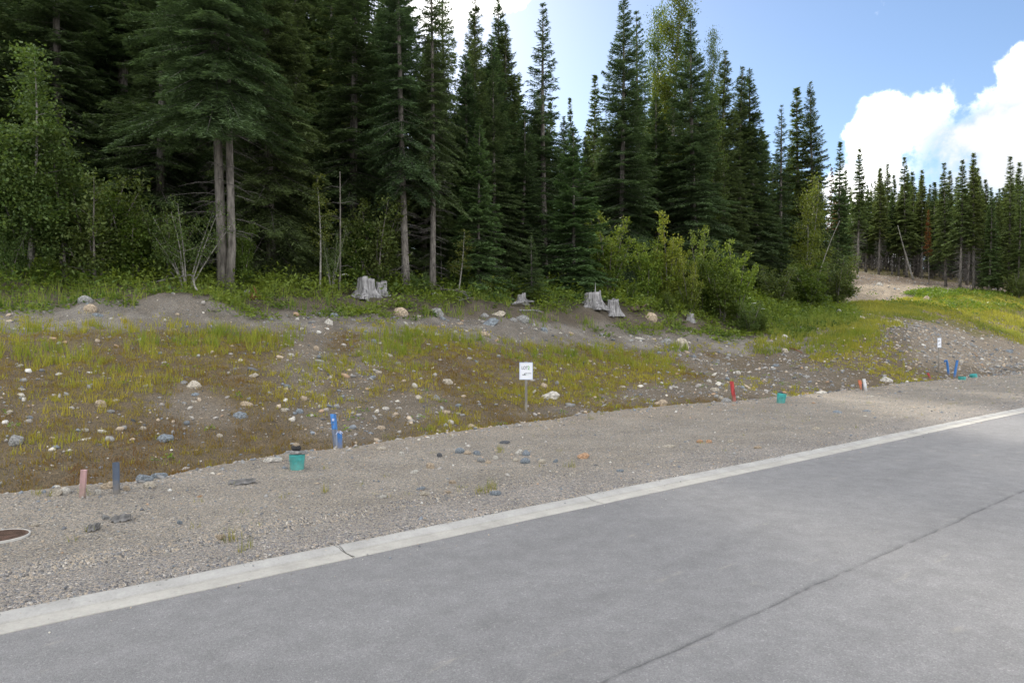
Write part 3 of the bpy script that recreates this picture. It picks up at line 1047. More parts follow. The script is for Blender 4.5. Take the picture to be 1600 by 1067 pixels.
def weeds(name, d, per, rad, hgt, ll, c_lo, c_hi, label):
    n = len(d['X'])
    N = n * per
    rep = lambda a: np.repeat(a, per, 0)
    a = rng.uniform(0, 2 * math.pi, N)
    q = np.sqrt(rng.uniform(0, 1, N))
    rr_ = q * rep(rad)
    zz = rep(hgt) * (1 - q ** 2 * .8) * rng.uniform(.35, 1.05, N)
    base_ = np.stack((rep(d['X']) + rr_ * np.cos(a), rep(d['Y']) + rr_ * np.sin(a), rep(d['z']) + zz), -1)
    dirv = unit(np.stack((np.cos(a), np.sin(a), rng.uniform(-.25, .55, N)), -1) + rng.normal(0, .45, (N, 3)))
    nrm = unit(np.stack((rng.normal(0, .5, N), rng.normal(0, .5, N), np.ones(N)), -1))
    ln = rep(ll) * rng.uniform(.6, 1.3, N)
    V, f = leaf_quads(base_, dirv, nrm, ln, ln * .5)
    t = np.clip(rep(rng.uniform(0, .6, n) + .5 + 1.6 * fbm(d['X'] * .7, d['Y'] * .7, 121) - .1) + rng.normal(0, .15, N), 0, 1)[:, None]
    c = (c_lo * (1 - t) + c_hi * t) * rng.uniform(.75, 1.2, (N, 1))
    o = obj(name, mesh_np(name, V, [f], M['leaf'], np.repeat(c, 4, 0)))
    tag(o, label, 'undergrowth', kind='stuff')


d = sample(30000, -120, 1340, 16, 56, 0.6)
nn = fbm(d['X'] * .5, d['Y'] * .5, 101)
bare_spots = sum(2 * patch(d['px'], d['py'], a, b, c, e) for a, b, c, e in ((575, 466, 30, 10), (930, 484, 32, 9), (965, 494, 26, 9), (815, 475, 16, 7), (1079, 506, 12, 7), (1020, 500, 14, 8), (628, 492, 16, 8))) + patch(d['px'], d['py'], 270, 472, 60, 16) + patch(d['px'], d['py'], 60, 470, 90, 10) + patch(d['px'], d['py'], 740, 495, 110, 16) + patch(d['px'], d['py'], 910, 505, 70, 16) + patch(d['px'], d['py'], 480, 480, 60, 10)
gcol = 0.35 * patch(d['px'], d['py'], 520, 470, 150, 22) + 0.4 * patch(d['px'], d['py'], 1060, 480, 120, 25) + .5 * patch(d['px'], d['py'], 1250, 490, 110, 28)
pr = np.clip(sstep(2.55, 3.15, d['w'] + 0.8 * nn + gcol) * (1.0 + nn) - 1.2 * bare_spots, 0, 1) * np.where(d['w'] > 4.6, .35, 1)
d = keep(d, (d['w'] > 2.4) & (d['w'] < 5) & (rng.uniform(0, 1, len(pr)) < pr))
n = len(d['X'])
deep = sstep(3.0, 3.9, d['w'])
weeds('undergrowth', d, 14, 0.18 + 0.2 * deep + 0.1 * rng.uniform(0, 1, n), (0.16 + 0.42 * deep) * rng.uniform(.5, 1.7, n), 0.065 + 0.0032 * d['Y'], A_([.055, .11, .025]), A_([.19, .26, .055]), 'leafy green undergrowth along the edge of the wood')
# dark bright-green rosettes on the bank
d = sample(700, -50, 1300, 7.5, 30, 0.4)
d = keep(d, (d['w'] > 0.15) & (d['w'] < 1.8) & (rng.uniform(0, 1, len(d['X'])) < .28))
n = len(d['X'])
weeds('bank_rosettes', d, 26, rng.uniform(.06, .16, n), rng.uniform(.05, .14, n), np.full(n, .05), A_([.09, .19, .02]), A_([.17, .27, .03]), 'small bright green plants dotted over the stony bank')
# green mound of scrub by the far track and along the field edge
d = sample(5000, 1340, 1660, 60, 86, 0.8)
g1 = sstep(.45, .7, patch(d['px'], d['py'], 1455, 461, 46, 8)) + 0.5 * patch(d['px'], d['py'], 1550, 458, 60, 6) + 0.25 * patch(d['px'], d['py'], 1520, 480, 90, 8)
d = keep(d, (d['w'] > 3) & (d['w'] < 4.25) & (rng.uniform(0, 1, len(g1)) < g1))
n = len(d['X'])
weeds('field_scrub', d, 22, rng.uniform(.4, .8, n), rng.uniform(.25, .6, n), np.full(n, .25), A_([.08, .15, .03]), A_([.16, .22, .04]), 'low green scrub between the far track and the meadow')


# ------------------------------------------------------------------ trees
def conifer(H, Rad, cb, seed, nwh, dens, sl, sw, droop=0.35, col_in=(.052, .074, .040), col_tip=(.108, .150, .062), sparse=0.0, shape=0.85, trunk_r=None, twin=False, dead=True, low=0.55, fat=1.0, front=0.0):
    rg = np.random.default_rng(seed)
    rnd = random.Random(seed)
    tr = trunk_r or H * 0.0105
    trunk_pts = []
    bx, by = rg.normal(0, .012, 2) * H
    for i in range(11):
        f = i / 10
        trunk_pts.append((bx * math.sin(f * 2.2), by * math.sin(f * 1.7), -0.3 + (H + .3) * f))
    rads = [tr * (1.35 if i == 0 else 1) * (1 - i / 10) ** .8 + .012 for i in range(11)]
    mbt = MB()
    mbt.tube(trunk_pts, rads, 10, jit=.05)
    trunk = mbt.mesh('trunk', M['bark'], True)
    tp = A_(trunk_pts)

    def axis(z):
        return np.stack((np.interp(z, tp[:, 2], tp[:, 0]), np.interp(z, tp[:, 2], tp[:, 1]), z), -1)
    f = np.linspace(0, 1, nwh) ** 0.92
    f = f + rg.normal(0, .25 / nwh, nwh)
    f = np.clip(f, 0, 0.995)
    cnt = rg.integers(4, 8, nwh)
    bf = np.repeat(f, cnt)
    nb = len(bf)
    bf = np.clip(bf + rg.normal(0, .3 / nwh, nb), 0, .995)
    ba_ = rg.uniform(0, 2 * math.pi, nb)
    ba_ = np.where(rg.uniform(0, 1, nb) < front, rg.normal(-math.pi / 2, .5, nb), ba_)
    if sparse > 0:
        k = rg.uniform(0, 1, nb) > sparse * (1 - 0.5 * bf)
        bf, ba_ = bf[k], ba_[k]
        nb = len(bf)
    bz = cb * H + bf * H * (1 - cb)
    lump = 0.82 + 0.4 * vnoise(ba_ * 0.9 + seed, bf * 9, seed)
    L = Rad * (1 - bf) ** shape * np.minimum(1, low + 3.2 * bf) * rg.uniform(.72, 1.14, nb) * lump + 0.005 * H
    e0 = -0.12 - 0.25 * (1 - bf) + 0.85 * bf ** 2 + rg.normal(0, .09, nb)
    B0 = axis(bz)
    hx, hy = np.cos(ba_), np.sin(ba_)

    def bpos(i, s):
        l_ = L[i]
        x = s * l_ * (1 - 0.08 * s)
        zz = e0[i] * s * l_ - droop * s * s * l_ * (1 - bf[i]) * .8 + 0.16 * s ** 3 * l_
        return np.stack((B0[i, 0] + hx[i] * x, B0[i, 1] + hy[i] * x, B0[i, 2] + zz), -1)
    npb = np.maximum(5, (dens * (0.35 * L + 0.42 * L * L)).astype(int))
    bi = np.repeat(np.arange(nb), npb)
    N = len(bi)
    s = np.where(rg.uniform(0, 1, N) < .2, rg.uniform(.02, .5, N), 1 - rg.uniform(0, 1, N) ** 1.25 * 0.9)
    s = np.clip(s, .02, 1.0)
    side = rg.choice([-1, 1], N)
    tl = (0.42 * L[bi] * (1 - s) ** .9 + 0.10 + .05 * L[bi]) * rg.uniform(.6, 1.1, N)
    q = rg.uniform(0, 1, N)
    P = bpos(bi, s)
    fw = np.stack((hx[bi], hy[bi], e0[bi] * .5), -1)
    sd = np.stack((-hy[bi], hx[bi], np.zeros(N)), -1) * side[:, None]
    ang = rg.normal(0.95, .18, N)
    td = unit(fw * np.cos(ang)[:, None] + sd * np.sin(ang)[:, None])
    P = P + td * (tl * q)[:, None]
    P[:, 2] += -0.22 * tl * q - np.abs(rg.normal(0, .035, N)) * (1 + L[bi] * .3)
    dv = unit(td + rg.normal(0, .28, (N, 3)) * A_([1, 1, .7]) + A_([0, 0, -.12]))
    nr = unit(np.stack((rg.normal(0, .55, N), rg.normal(0, .55, N), np.ones(N)), -1))
    ln = sl * rg.uniform(.65, 1.35, N)
    wd = sw * rg.uniform(.7, 1.3, N)
    V, fq = leaf_quads(P - dv * (ln * .5)[:, None], dv, nr, ln, wd)
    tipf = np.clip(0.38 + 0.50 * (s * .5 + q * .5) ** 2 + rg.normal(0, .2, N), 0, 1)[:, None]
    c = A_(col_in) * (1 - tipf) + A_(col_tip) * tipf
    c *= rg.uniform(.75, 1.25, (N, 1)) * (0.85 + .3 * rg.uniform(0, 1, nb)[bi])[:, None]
    # wood of the branches
    ks = A_([0, .35, .7, 1.0])
    rb = (0.010 + 0.007 * L)
    ring = []
    for sk in ks:
        ctr = bpos(np.arange(nb), np.full(nb, sk))
        r_ = rb * (1.05 - sk)
        for t in range(3):
            a2 = 2 * math.pi * t / 3
            off = np.stack((-hy * math.cos(a2), hx * math.cos(a2), np.full(nb, math.sin(a2))), -1)
            ring.append(ctr + off * r_[:, None])
    W = np.stack(ring, 1)
    wf = []
    for k in range(3):
        for t in range(3):
            wf.append((k * 3 + t, k * 3 + (t + 1) % 3, (k + 1) * 3 + (t + 1) % 3, (k + 1) * 3 + t))
    wf = (A_(wf)[None] + (np.arange(nb) * 12)[:, None, None]).reshape(-1, 4) + len(V)
    allV = np.concatenate((V, W.reshape(-1, 3)))
    allc = np.concatenate((np.repeat(c, 4, 0), np.full((nb * 12, 3), .2)))
    mi = np.concatenate((np.zeros(len(fq), int), np.ones(len(wf), int)))
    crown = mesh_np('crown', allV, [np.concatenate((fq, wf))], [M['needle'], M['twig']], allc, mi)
    parts = [('trunk', trunk), ('crown', crown)]
    if twin:
        mbt = MB()
        pts2 = [(p[0] + 0.30 + 0.25 * (i / 10) ** .5 - .14 * (i == 0), p[1] - 0.1, p[2] * .93) for i, p in enumerate(trunk_pts)]
        mbt.tube(pts2, [r_ * .8 for r_ in rads], 10, jit=.05)
        parts.append(('trunk', mbt.mesh('trunk', M['bark'], True)))
    if dead and cb > 0.1:
        mbd = MB()
        for k in range(int((40 + 80 * cb) * fat)):
            z = rnd.uniform(.05 * H, (cb + .06) * H)
            a = rnd.uniform(0, 2 * math.pi)
            l_ = rnd.uniform(.4, 1.0) * Rad * .65
            p0 = Vector(axis(A_([z]))[0])
            pts = [p0]
            dr = Vector((math.cos(a), math.sin(a), rnd.uniform(-.1, .15)))
            for i in range(1, 5):
                pts.append(p0 + dr * l_ * i / 4 + Vector((rnd.uniform(-.05, .05), rnd.uniform(-.05, .05), -0.30 * l_ * (i / 4) ** 2)))
            mbd.tube(pts, [q_ * fat for q_ in (.016, .012, .009, .006, .003)], 3, cap=False)
            for j in range(4):
                b0 = pts[rnd.randint(1, 3)]
                a2 = a + rnd.choice((-1, 1)) * rnd.uniform(.5, 1.0)
                ll = l_ * rnd.uniform(.2, .45)
                mbd.tube([b0, b0 + Vector((math.cos(a2) * ll * .5, math.sin(a2) * ll * .5, -.05 * ll)), b0 + Vector((math.cos(a2) * ll, math.sin(a2) * ll, -.3 * ll))], [.007 * fat, .005 * fat, .002], 3, cap=False)
        parts.append(('dead_branches', mbd.mesh('dead_branches', M['twig'])))
    return dict(H=H, parts=parts)


def broadleaf(H, spread, seed, nstem, nleaf, leaf, c_lo, c_hi, bark, lean=.35, first=.25, sec=14, sec_len=.35, tipbright=0.0, up=0.5, cluster=0.16, stem_r=None):
    rg = np.random.default_rng(seed)
    rnd = random.Random(seed)
    mbt = MB()
    anch = []
    for k in range(nstem):
        a = 2 * math.pi * (k + rnd.random()) / nstem
        h = H * (1.0 if k == 0 else rnd.uniform(.55, .98))
        out = spread * rnd.uniform(.3, 1.0) * (0.25 if nstem == 1 else 1)
        b = Vector((math.cos(a), math.sin(a), 0)) * (0.12 if nstem > 1 else 0)
        pts = []
        w1, w2 = rnd.uniform(-1, 1), rnd.uniform(-1, 1)
        for i in range(9):
            f = i / 8
            pts.append(b + Vector((math.cos(a) * out * f ** 1.25 + .05 * H * .4 * math.sin(f * 4 + w1) * f, math.sin(a) * out * f ** 1.25 + .05 * H * .4 * math.sin(f * 3.4 + w2) * f, -0.1 + h * f)))
        r0 = stem_r or (0.010 * h + .008)
        mbt.tube(pts, [r0 * (1 - i / 8) ** .8 + .004 for i in range(9)], 6, jit=.06)
        for j in range(sec):
            f = first + (1 - first) * (j + rnd.random()) / sec
            i0 = min(int(f * 8), 7)
            p = pts[i0].lerp(pts[i0 + 1], f * 8 - i0)
            a2 = rnd.uniform(0, 2 * math.pi)
            l_ = H * sec_len * (1.05 - f * .75) * rnd.uniform(.5, 1.1)
            d_ = Vector((math.cos(a2), math.sin(a2), up * rnd.uniform(.4, 1.4)))
            d_.normalize()
            q = [p, p + d_ * l_ * .5, p + d_ * l_ + Vector((0, 0, rnd.uniform(-.12, .08) * l_))]
            mbt.tube(q, [r0 * .35 * (1.1 - f) + .004, r0 * .2 * (1.1 - f) + .003, .002], 4, cap=False)
            wgt = l_
            for e in range(5):
                t = .3 + .7 * (e + rnd.random()) / 5
                i1 = 0 if t < .5 else 1
                pp = q[i1].lerp(q[i1 + 1], t * 2 - i1)
                anch.append((*pp, *d_, wgt, p.z / H))
        anch.append((*pts[-1], 0, 0, 1, H * .1, 1))
        anch.append((*pts[-2], 0, 0, 1, H * .1, 1))
    an = A_(anch)
    pick = rg.choice(len(an), nleaf, p=an[:, 6] / an[:, 6].sum())
    off = rg.normal(0, 1, (nleaf, 3)) * (cluster * (0.5 + rg.uniform(0, 1, nleaf)))[:, None] * A_([1, 1, .8])
    P = an[pick, :3] + off
    P[:, 2] = np.maximum(P[:, 2], 0.05)
    dv = unit(an[pick, 3:6] * .6 + rg.normal(0, .6, (nleaf, 3)) + A_([0, 0, -.25]))
    nr = unit(np.stack((rg.normal(0, .6, nleaf), rg.normal(0, .6, nleaf), np.ones(nleaf)), -1))
    ln = leaf * rg.uniform(.6, 1.35, nleaf)
    V, f = leaf_quads(P, dv, nr, ln, ln * rg.uniform(.5, .75, nleaf))
    t = np.clip(rg.uniform(0, 1, len(an))[pick] * .55 + rg.uniform(0, .45, nleaf) + tipbright * (an[pick, 7] - .5), 0, 1)[:, None]
    c = (A_(c_lo) * (1 - t) + A_(c_hi) * t) * rg.uniform(.75, 1.25, (nleaf, 1))
    fol = mesh_np('crown', V, [f], M['leaf'], np.repeat(c, 4, 0))
    return dict(H=H, parts=[('trunk' if nstem == 1 else 'stems', mbt.mesh('stems', bark, True)), ('crown', fol)])


labels_seen = {}


def grow(proto, name, label, cat_, group, px, Y, ytop, wid=1.0, rz=None, zoff=-0.05, tilt=0.0, hmax=None):
    X, Y, z = at(px, Y)
    H = CAM_H + Y * (CY - ytop) / F - z
    if hmax:
        H = min(H, hmax)
    s = H / proto['H']
    o = empty(name, (X, Y, z + zoff * s), random.uniform(0, 6.28) if rz is None else rz, (s * wid, s * wid, s))
    if tilt:
        o.rotation_euler[1] = tilt
    tag(o, label, cat_, group)
    for nm, me in proto['parts']:
        obj(nm, me, o)
    return o


C = {}
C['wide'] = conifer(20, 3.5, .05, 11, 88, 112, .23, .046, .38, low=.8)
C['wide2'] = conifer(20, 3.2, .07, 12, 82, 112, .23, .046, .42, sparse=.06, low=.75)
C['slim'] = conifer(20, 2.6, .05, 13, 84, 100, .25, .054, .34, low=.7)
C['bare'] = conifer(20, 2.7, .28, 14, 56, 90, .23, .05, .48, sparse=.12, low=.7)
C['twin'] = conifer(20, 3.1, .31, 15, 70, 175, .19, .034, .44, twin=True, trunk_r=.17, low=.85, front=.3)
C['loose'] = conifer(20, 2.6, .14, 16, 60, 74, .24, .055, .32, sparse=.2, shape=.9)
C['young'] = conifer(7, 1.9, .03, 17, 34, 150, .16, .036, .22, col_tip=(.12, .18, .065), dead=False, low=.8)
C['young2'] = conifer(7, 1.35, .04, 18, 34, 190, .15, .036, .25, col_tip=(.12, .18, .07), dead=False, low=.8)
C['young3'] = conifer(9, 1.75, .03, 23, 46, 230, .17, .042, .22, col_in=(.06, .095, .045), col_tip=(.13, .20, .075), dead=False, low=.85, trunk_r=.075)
C['far'] = conifer(20, 1.7, .34, 19, 54, 50, .36, .11, .40, col_in=(.06, .08, .036), col_tip=(.17, .21, .075), sparse=.05, trunk_r=.14, fat=2.2, low=.7, shape=1.0)  # far protos: paler tips put sunlight on the boughs into the needle colour
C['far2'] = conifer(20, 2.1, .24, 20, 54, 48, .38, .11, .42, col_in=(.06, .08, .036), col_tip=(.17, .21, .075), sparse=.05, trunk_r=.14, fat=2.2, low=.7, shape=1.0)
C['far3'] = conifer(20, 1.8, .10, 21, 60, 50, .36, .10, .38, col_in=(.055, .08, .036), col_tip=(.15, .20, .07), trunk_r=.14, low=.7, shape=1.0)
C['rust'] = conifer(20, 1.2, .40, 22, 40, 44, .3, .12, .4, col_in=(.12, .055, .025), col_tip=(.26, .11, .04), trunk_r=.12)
D = {}
G1, G2 = (.062, .11, .035), (.155, .205, .07)
Y1, Y2 = (.11, .18, .035), (.31, .36, .07)
D['alder'] = broadleaf(8, 2.0, 31, 4, 20000, .13, G1, (.16, .21, .075), M['bark_pale'], first=.28, sec=20, sec_len=.26, up=.35, cluster=.24)
D['alder2'] = broadleaf(8, 1.8, 32, 3, 18000, .13, G1, G2, M['bark'], first=.22, sec=22, sec_len=.26, up=.3, cluster=.24)
D['bush'] = broadleaf(3.5, 1.5, 33, 8, 10500, .11, G1, G2, M['bark'], first=.14, sec=12, sec_len=.32, up=.55, cluster=.14)
D['bush2'] = broadleaf(3.5, 1.3, 34, 7, 10000, .11, (.05, .095, .02), (.13, .18, .035), M['bark'], first=.12, sec=12, sec_len=.34, up=.7, cluster=.14)
D['willow'] = broadleaf(5, 1.2, 35, 8, 8200, .135, Y1, Y2, M['bark'], first=.1, sec=14, sec_len=.20, up=1.3, tipbright=.6, cluster=.115)
D['willow2'] = broadleaf(5, 1.5, 36, 9, 8600, .135, (.09, .155, .035), (.25, .30, .065), M['bark'], first=.1, sec=13, sec_len=.22, up=1.1, tipbright=.6, cluster=.13)
D['sapling'] = broadleaf(5, .5, 37, 1, 1500, .09, (.07, .11, .03), (.17, .19, .05), M['bark_pale'], first=.3, sec=16, sec_len=.22, up=.5, cluster=.12, stem_r=.045)
D['aspen'] = broadleaf(22, 1.2, 38, 1, 22000, .16, (.05, .09, .022), (.14, .18, .045), M['bark_pale'], first=.25, sec=60, sec_len=.17, up=.9, cluster=.38, stem_r=.2)
D['thin'] = broadleaf(9, 1.8, 39, 2, 9000, .13, (.08, .125, .03), (.19, .22, .05), M['bark_pale'], first=.2, sec=24, sec_len=.24, up=.4, cluster=.26, stem_r=.07)
D['scraggy'] = broadleaf(4, 1.8, 40, 8, 3200, .085, G1, G2, M['bark_pale'], first=.3, sec=9, sec_len=.26, up=.8, cluster=.16, stem_r=.03)

CONIFERS = [
    # px, Y, ytop, proto, width, name, label
    (-70, 26, -430, 'wide', 1, 'Tall dark spruce cut by the left edge, behind the tallest alder'),
    (22, 30, -400, 'slim', 1.1, 'Dark spruce rising behind the pale-stemmed alders at far left'),
    (100, 27, -330, 'wide2', 1, 'Broad drooping spruce just right of the tallest left-hand alder'),
    (172, 31, -360, 'slim', 1.1, 'Spruce filling the dark gap midway between alders and twin-trunk spruce'),
    (245, 27, -300, 'wide', .95, 'Big shaggy spruce just left of the twin-trunk spruce'),
    (350, 22.6, -420, 'twin', 1, 'Grey twin-trunk spruce with shelf-like boughs, bare below'),
    (425, 26, -330, 'wide', .9, 'Bushy spruce touching the right side of the twin-trunk spruce'),
    (480, 34, -200, 'slim', 1.1, 'Spruce standing behind the slim birch sapling and the grey snag'),
    (548, 29.5, -260, 'wide2', 1, 'Very dark broad spruce straight above the pale pair of stumps'),
    (598, 36, -130, 'slim', 1.1, 'Spruce in the gap left of the thicker bare brown trunk'),
    (635, 27, -150, 'bare', .9, 'Spruce on a tall bare brown trunk, thicker of the two'),
    (676, 28, -95, 'bare', .8, 'Spruce on a slimmer bare brown trunk, right of the thicker one'),
    (700, 41, -40, 'loose', 1, 'Tall loose spruce top beside the slimmer bare trunk'),
    (730, 41, -14, 'slim', 1, 'Tall spruce behind the mid-height young spruce'),
    (768, 43, 2, 'slim', 1, 'Tall pointed spruce left of the gappy open spruce, first behind'),
    (792, 42, 40, 'wide2', .9, 'Spruce pressed against the left side of the gappy open spruce'),
    (748, 29.5, 185, 'young3', 1.05, 'Mid-height young spruce at the wood edge, right of the bare trunks'),
    (820, 47, 130, 'slim', 1, 'Shorter spruce half hidden below the gappy open spruce'),
    (852, 39, 3, 'loose', .95, 'Gappy open spruce alone against blue sky'),
    (832, 30, 368, 'young', 1.0, 'Knee-high to man-high little spruce behind the low broken stump'),
    (896, 34.2, 198, 'young3', 1.1, 'Bright neat young spruce, conical, left of the massive spruce'),
    (924, 52, 118, 'far3', 1, 'Thin dark spire seen in the sky gap left of the massive spruce'),
    (897, 64, 153, 'far3', .8, 'Small distant spire lowest in the sky gap, behind the bright young spruce'),
    (968, 44, -8, 'wide', .85, 'Massive full spruce reaching the top edge against the sky'),
    (1002, 53, 18, 'loose', .9, 'Spruce top leaning out on the right of the massive spruce'),
    (1088, 47, 22, 'wide', .9, 'Full spruce directly right of the pale aspen'),
    (1134, 52, 72, 'slim', .95, 'Narrow-topped spruce next right after the aspen pair'),
    (1160, 55, 98, 'slim', .95, 'Spruce just behind and right of the narrow-topped one'),
    (1193, 56, 105, 'slim', 1.05, 'Spruce with a broad dark skirt above the yellow-tipped willows'),
    (1218, 60, 165, 'loose', .9, 'Ragged lower spruce left of the twin spires'),
    (1254, 63, 133, 'far3', 1.25, 'Left one of the twin spires above the pale feathery tree'),
    (1278, 62, 128, 'slim', .8, 'Right one of the twin spires above the pale feathery tree'),
    (1306, 70, 222, 'far3', 1.1, 'Slim fir at the right end of the near wood'),
    (1238, 66, 250, 'slim', 1.0, 'Dark low spruce filling the foot of the twin spires'),
    (1115, 60, 150, 'slim', 1.0, 'Spruce glimpsed in the notch right of the full spruce'),
    (1175, 64, 200, 'slim', 1.1, 'Hidden spruce seen between the skirted spruce and its neighbour'),
]
for (px, Y, yt, pr, wd, lb) in CONIFERS:
    grow(C[pr], 'spruce_tree' if pr not in ('far3',) else 'fir_tree', lb.lower(), 'tree', 'conifers along the front of the wood', px, Y, yt, wd * (1.0 if px < 780 else 1.22), rz=.15 if pr == 'twin' else None, tilt=0 if pr == 'twin' else random.uniform(-.022, .022))

# the depth of the wood
k = 0
for row, (Y0, n_) in enumerate(((36, 15), (44, 15), (54, 15), (66, 14))):
    for i in range(n_):
        px = -170 + (960 if row < 2 else 1020) * (i + random.uniform(.1, .9)) / n_
        Y = Y0 + random.uniform(-3, 4)
        X, Y, z = at(px, Y)
        H = random.uniform(21, 28) if px < 560 else random.uniform(16, 19)
        yt = CY - F * (z + H - CAM_H) / Y
        if px > 640:
            yt = max(yt, 60 if px < 820 else 190)
        grow(C[random.choice(('slim', 'wide2', 'bare', 'far2'))], 'spruce_tree', 'dark spruce deep in the left wood, seen only through gaps between front trees', 'tree', 'spruces deep in the left wood', px, Y, yt, random.uniform(.95, 1.2))
for i in range(34):
    px = 830 + 480 * (i + random.uniform(.1, .9)) / 34
    Y = random.uniform(58, 82)
    yt = float(np.interp(px, [830, 880, 920, 1000, 1060, 1120, 1310], [110, 190, 200, 120, 90, 130, 255])) + random.uniform(0, 70)
    grow(C[random.choice(('slim', 'far2', 'far3'))], 'spruce_tree', 'spruce at the back of the middle wood, mostly hidden by nearer trees', 'tree', 'spruces at the back of the middle wood', px, Y, yt, random.uniform(1.1, 1.5), tilt=random.uniform(-.03, .03))

SECOND = [
    (655, 31, 60, 'full spruce showing between the two bare brown trunks'), (692, 33, 130, 'mid-height spruce close right of the slimmer bare trunk'),
    (718, 34, 90, 'spruce just left of the mid-height young spruce, a little taller'), (775, 33.5, 110, 'spruce just right of the mid-height young spruce, a little taller'),
    (806, 34.5, 170, 'dark lower spruce directly above the low broken stump'), (838, 43, 140, 'full spruce behind the knee of the gappy open spruce, left of its trunk'),
    (872, 42, 185, 'low full spruce between the gappy open spruce and the bright young spruce'), (760, 38, 60, 'tall full spruce behind the mid-height young spruce'),
    (925, 45, 215, 'lowest full spruce between the bright young and the massive spruce'), (940, 47, 190, 'full spruce touching the left flank of the massive spruce'),
    (905, 48, 225, 'small full spruce right behind the bright young spruce'), (1030, 48, 150, 'full spruce in front of the aspens, right of the massive spruce'),
    (1125, 50, 190, 'low full spruce between the full spruce by the aspen and the narrow-topped one')]
for i, (px, Y, yt, lb) in enumerate(SECOND):
    grow(C['wide2' if i % 2 else 'slim'], 'spruce_tree', lb, 'tree', 'second row spruces of the middle wood', px, Y, yt, random.uniform(1.15, 1.4), tilt=random.uniform(-.02, .02))

# far stand above the field
FAR = [(1340, 232, 'far', 'tallest left-hand fir of the far stand, above the cut slope'), (1373, 262, 'far', 'thin fir spire second from the left in the far stand'),
       (1417, 245, 'far2', 'fir with sunlit pale boughs above the leaning grey pole'), (1478, 255, 'far2', 'loose grey-green fir just right of the rust-red dead fir'),
       (1522, 238, 'far', 'tall crooked-topped fir, highest in the right half of the far stand'), (1576, 245, 'far3', 'sunlit fir near the right edge, full to mid height'),
       (1440, 265, 'far', 'fir just left of the rust-red dead fir'), (1500, 250, 'far', 'slim fir between the loose grey-green fir and the crooked-topped fir')]
for (px, yt, pr, lb) in FAR:
    grow(C[pr], 'fir_tree', lb, 'tree', 'firs of the far stand above the field', px, random.uniform(92, 98) if px < 1470 else random.uniform(82, 88), yt, 1.3)
grow(C['rust'], 'dead_fir', 'rust-red dead fir standing in the far stand', 'tree', None, 1452, 91, 328, 1.0)
grow(C['rust'], 'dead_fir', 'brownish dying fir beside the right twin spire', 'tree', None, 1296, 72, 262, .9)
for i in range(96):
    px = 1312 + 352 * (i + random.uniform(.1, .9)) / 96
    Y = random.uniform(96, 132)
    yt = 286 + 34 * float(vnoise(px / 16., .5, 5)) - 44 * random.random() ** 2.5 + 24 * random.random() ** 2
    grow(C[random.choice(('far', 'far', 'far2', 'far3'))], 'fir_tree', 'slender fir packed among others in the far stand above the field', 'tree', 'packed firs of the far stand', px, Y, yt, random.uniform(1.0, 1.9), tilt=random.uniform(-.035, .035))
for i in range(30):
    px = 1300 + 350 * (i + random.uniform(.1, .9)) / 30
    grow(C['far2'], 'fir_tree', 'dim fir in the rearmost row of the far stand, seen between trunks', 'tree', 'rearmost firs of the far stand', px, random.uniform(134, 150), random.uniform(300, 320), random.uniform(1.5, 1.8))
for (px, Y, yt, lb) in ((1545, 81, 300, 'full-skirted fir at the left end of the row edging the meadow'), (1560, 83, 330, 'lower full-skirted fir, second from the left edging the meadow'),
                        (1590, 80, 290, 'full-skirted fir by the dark bush at the right edge of the photo'), (1612, 83, 270, 'full-skirted fir cut by the right edge of the photo'),
                        (1535, 84, 340, 'shortest skirted fir tucked behind the left end of the meadow row')):
    grow(C['far3'], 'fir_tree', lb, 'tree', 'full-skirted firs edging the meadow', px, Y, yt, 1.35)

